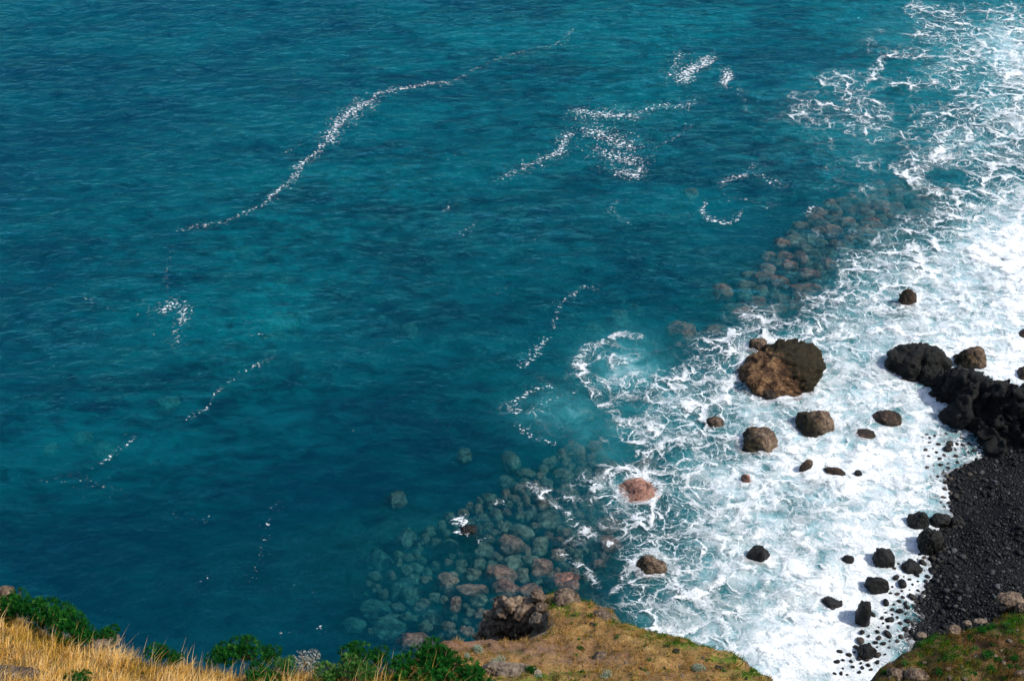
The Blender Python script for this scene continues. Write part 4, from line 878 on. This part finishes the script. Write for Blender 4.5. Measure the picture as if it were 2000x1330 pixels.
def shrub_meshes(seed, R, Hh, ros, leaf, nl=13, lobes=6):
    """foliage: whorls of narrow leaves on the ends of many twigs; stems: tapered twigs from one root"""
    rs = np.random.RandomState(seed); lv, lf, lt = [], [], []; sv, sf = [], []
    lob = [(rs.uniform(-.55, .55) * R, rs.uniform(-.55, .55) * R, rs.uniform(.25, .6) * Hh, rs.uniform(.42, .65)) for _ in range(lobes)]
    k = ks = 0
    for i in range(ros):
        lx, ly, lz, lr = lob[rs.randint(lobes)]
        u = rs.normal(size=3); u[2] = abs(u[2]) * 0.9 - 0.12; u /= np.linalg.norm(u)
        rr = (0.62 + 0.38 * rs.rand() ** 0.5)
        p = np.array([lx, ly, lz]) + u * lr * rr * np.array([R, R, Hh])
        if p[2] < 0.02: p[2] = 0.02 + rs.rand() * 0.05
        axis_ = u * 0.6 + np.array([0, 0, 0.75]); axis_ /= np.linalg.norm(axis_)
        t1 = np.cross(axis_, [0.3, 0.9, 0.1]); t1 /= np.linalg.norm(t1); t2 = np.cross(axis_, t1)
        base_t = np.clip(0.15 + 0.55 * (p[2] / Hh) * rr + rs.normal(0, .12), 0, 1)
        for j in range(nl):
            an = j * 2.4 + rs.rand(); op = 0.45 + 0.9 * (j / nl)
            dr = axis_ * math.cos(op) + (t1 * math.cos(an) + t2 * math.sin(an)) * math.sin(op)
            sd = np.cross(dr, axis_); sd /= np.linalg.norm(sd) + 1e-6; L = leaf * rs.uniform(.7, 1.2)
            b = p - axis_ * leaf * 0.5 * (j / nl)
            lv += [b, b + dr * L * .5 + sd * L * .11, b + dr * L - axis_ * L * .08, b + dr * L * .5 - sd * L * .11]; lf.append([k, k + 1, k + 2, k + 3]); k += 4
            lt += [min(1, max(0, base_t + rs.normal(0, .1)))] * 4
        if i % 6 == 0:
            q0 = np.array([rs.normal(0, .05) * R, rs.normal(0, .05) * R, -0.06]); m = (q0 + p) / 2 + np.array([0, 0, -0.06 * Hh])
            for pt, r in ((q0, .012), (m, .008), (p, .004)):
                for a in range(4): sv.append(pt + np.array([math.cos(a * 1.571) * r, math.sin(a * 1.571) * r, 0]))
            for s in (0, 4):
                for a in range(4): sf.append([ks + s + a, ks + s + (a + 1) % 4, ks + s + 4 + (a + 1) % 4, ks + s + 4 + a])
            ks += 12
    fm = mesh_arrays('foliage', np.array(lv), [np.array(lf)], False); attr(fm, 'tint', lt)
    return fm, mesh_arrays('stems', np.array(sv), [np.array(sf)])
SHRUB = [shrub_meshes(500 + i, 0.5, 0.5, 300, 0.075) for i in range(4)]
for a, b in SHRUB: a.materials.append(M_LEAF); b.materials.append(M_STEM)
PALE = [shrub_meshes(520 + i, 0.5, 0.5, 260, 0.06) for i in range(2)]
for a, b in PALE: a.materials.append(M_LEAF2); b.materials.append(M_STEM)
SILV = [shrub_meshes(540 + i, 0.5, 0.45, 150, 0.085, 11, 4) for i in range(2)]
for a, b in SILV: a.materials.append(M_SILVER); b.materials.append(M_STEM)
WHIT = [shrub_meshes(560, 0.5, 0.35, 240, 0.05, 10, 5)]
for a, b in WHIT: a.materials.append(M_WHITE); b.materials.append(M_STEM)
def plant(hill, px, py, wpx, pool, i, label, name, cat, group, tall=1.0):
    """a plant whose foot stands at this point of the photograph and whose crown is wpx wide"""
    x, y, z = hill.hit(px, py)
    s = scale_at(x, y, z); k = wpx * 1.16 / s / 1.15
    e = bpy.data.objects.new(name, None); COL.objects.link(e); e.location = (x, y, z - 0.02); e.scale = (k, k, k * tall); e.rotation_euler = (0, 0, i * 1.7)
    tag(e, label, cat, group)
    f, st = pool[i % len(pool)]
    link('foliage', f, None, e); link('stems', st, None, e)
GB = 'green bushes on the hillside edge'
SH = [(35, 1190, 80, 'bright green bush at the far left of the hillside'), (80, 1213, 92, 'dense green bush second along the left hillside edge'), (115, 1228, 86, 'low green bush in the middle of the left clump'), (145, 1236, 84, 'dark green bush at the right of the left clump'), (170, 1247, 56, 'small green bush ending the left clump'),
  (217, 1249, 56, 'round green bush beside the pale rock in the grass'), (12, 1215, 52, 'small bush against the left edge of the picture'), (312, 1280, 50, 'ragged bush mixed with dry stalks on the brink'), (340, 1288, 40, 'small bush right of the ragged one'),
  (440, 1288, 66, 'green bush on the brink, left of two touching'), (480, 1283, 76, 'bigger green bush on the brink, right of two touching'), (520, 1286, 56, 'trailing green bush right of the two touching ones'), (150, 1336, 60, 'green bush cut by the bottom edge among golden grass'), (520, 1338, 90, 'green bush at the bottom edge in the middle of the grass'),
  (700, 1290, 70, 'dark green bush standing highest above the middle brink'), (735, 1292, 56, 'dark green bush right of the highest one'), (830, 1297, 92, 'dense green bush near the submerged grey boulder'), (870, 1304, 92, 'rounded green bush beside the red earth'), (800, 1325, 92, 'deep green bush in the bottom clump, left'),
  (855, 1332, 112, 'large deep green bush at the bottom, middle of its clump'), (915, 1336, 84, 'deep green bush at the bottom next to the pale slab'), (955, 1345, 56, 'small green bush lowest beside the pale slab'), (1040, 1308, 0, '')]
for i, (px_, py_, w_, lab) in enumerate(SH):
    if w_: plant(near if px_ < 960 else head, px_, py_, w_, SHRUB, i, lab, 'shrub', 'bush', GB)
for i, (px_, py_, w_, lab) in enumerate([(650, 1318, 76, 'light green bush left of the golden grass pocket'), (690, 1322, 86, 'light green bush in the centre of the bottom edge'), (655, 1338, 70, 'light green bush cut by the bottom edge'), (560, 1305, 60, 'pale green bush under the white flowering one'), (725, 1315, 50, 'light green bush touching the dry grass pocket')]):
    plant(near, px_, py_, w_, PALE, i, lab, 'shrub', 'bush', 'light green bushes on the hillside')
plant(near, 598, 1294, 52, WHIT, 0, 'whitish flowering bush on the brink', 'flowering_shrub', 'bush', None)
for i, (px_, py_, w_, lab) in enumerate([(930, 1268, 28, 'silvery cushion plant on the red earth, uppermost'), (972, 1295, 28, 'silvery cushion plant above the pale slab'), (915, 1283, 18, 'small silvery plant beside the deep green bushes'), (1183, 1320, 24, 'silvery cushion plant low in the middle of the headland'),
    (1358, 1308, 32, 'largest silvery plant, on the right of the headland'), (1265, 1316, 10, 'tiny silvery plant between the two on the headland'), (1055, 1322, 18, 'silvery sprig at the end of the pale slab')]):
    plant(head, px_, py_, w_, SILV, i, lab, 'silvery_plant', 'plant', 'silvery plants on the headland')
plant(head, 1038, 1312, 26, SHRUB, 1, 'tiny dark green bush beside the pale slab on the headland', 'shrub', 'bush', 'green bushes on the headland')

# ------------------------------------------------------------------ loose stones and low tufts on the slopes
def strewn(hill, poly, n, seed, dx, dy, mats, lo, hi, label, group):
    r = random.Random(seed)
    for (x, y) in poisson(poly, dx, dy, n, seed):
        m = r.choice(mats); i = r.randrange(10); key = (i, m.name)
        if key not in st_mats:
            me = stone_protos[i].copy(); me.materials.clear(); me.materials.append(m); st_mats[key] = me
        wx, wy, wz = hill.hit(x, y); a = (lo + (hi - lo) * r.random() ** 2.5) / 2 / scale_at(wx, wy, wz)
        o = bpy.data.objects.new('stone', st_mats[key]); COL.objects.link(o)
        o.location = (wx, wy, wz + 0.1 * a); o.scale = (a, a, a * 1.2); o.rotation_euler = (r.uniform(-.4, .4), r.uniform(-.4, .4), r.uniform(0, 6.28))
        tag(o, label, 'stone', group)
strewn(head, [(900, 1250), (1080, 1215), (1130, 1165), (1200, 1200), (1300, 1245), (1400, 1290), (1480, 1330), (960, 1330)], 70, 31, 18, 7, [M_CLIFFROCK, M_PALEROCK, M_ROCKBROWN], 4, 11, 'small loose stone lying in the headland turf', 'loose stones on the headland')
strewn(slope, [(1715, 1325), (1800, 1250), (1900, 1228), (1990, 1205), (2000, 1330)], 45, 32, 18, 10, [M_CLIFFROCK, M_PALEROCK, M_ROCKBLACK], 5, 13, 'small loose stone lying in the growth of the right slope', 'loose stones on the right slope')
for i, (x, y) in enumerate(poisson([(1720, 1318), (1800, 1252), (1900, 1232), (1995, 1212), (2000, 1330)], 24, 13, 34, 33)):
    plant(slope, x, y, 14 + (i * 7) % 13, SHRUB if i % 3 else PALE, i, 'low green cushion bush among the rusty growth of the right slope', 'cushion_bush', 'bush', 'cushion bushes on the right slope', 0.55)
for i, (x, y) in enumerate(poisson([(1085, 1190), (1140, 1172), (1300, 1236), (1400, 1278), (1490, 1325), (1250, 1326), (1000, 1322)], 34, 12, 22, 34)):
    plant(head, x, y, 8 + (i * 5) % 8, PALE if i % 3 else SHRUB, i, 'tiny green tuft in the dry headland turf', 'grass_tuft', 'tuft', 'green tufts on the headland', 0.6)
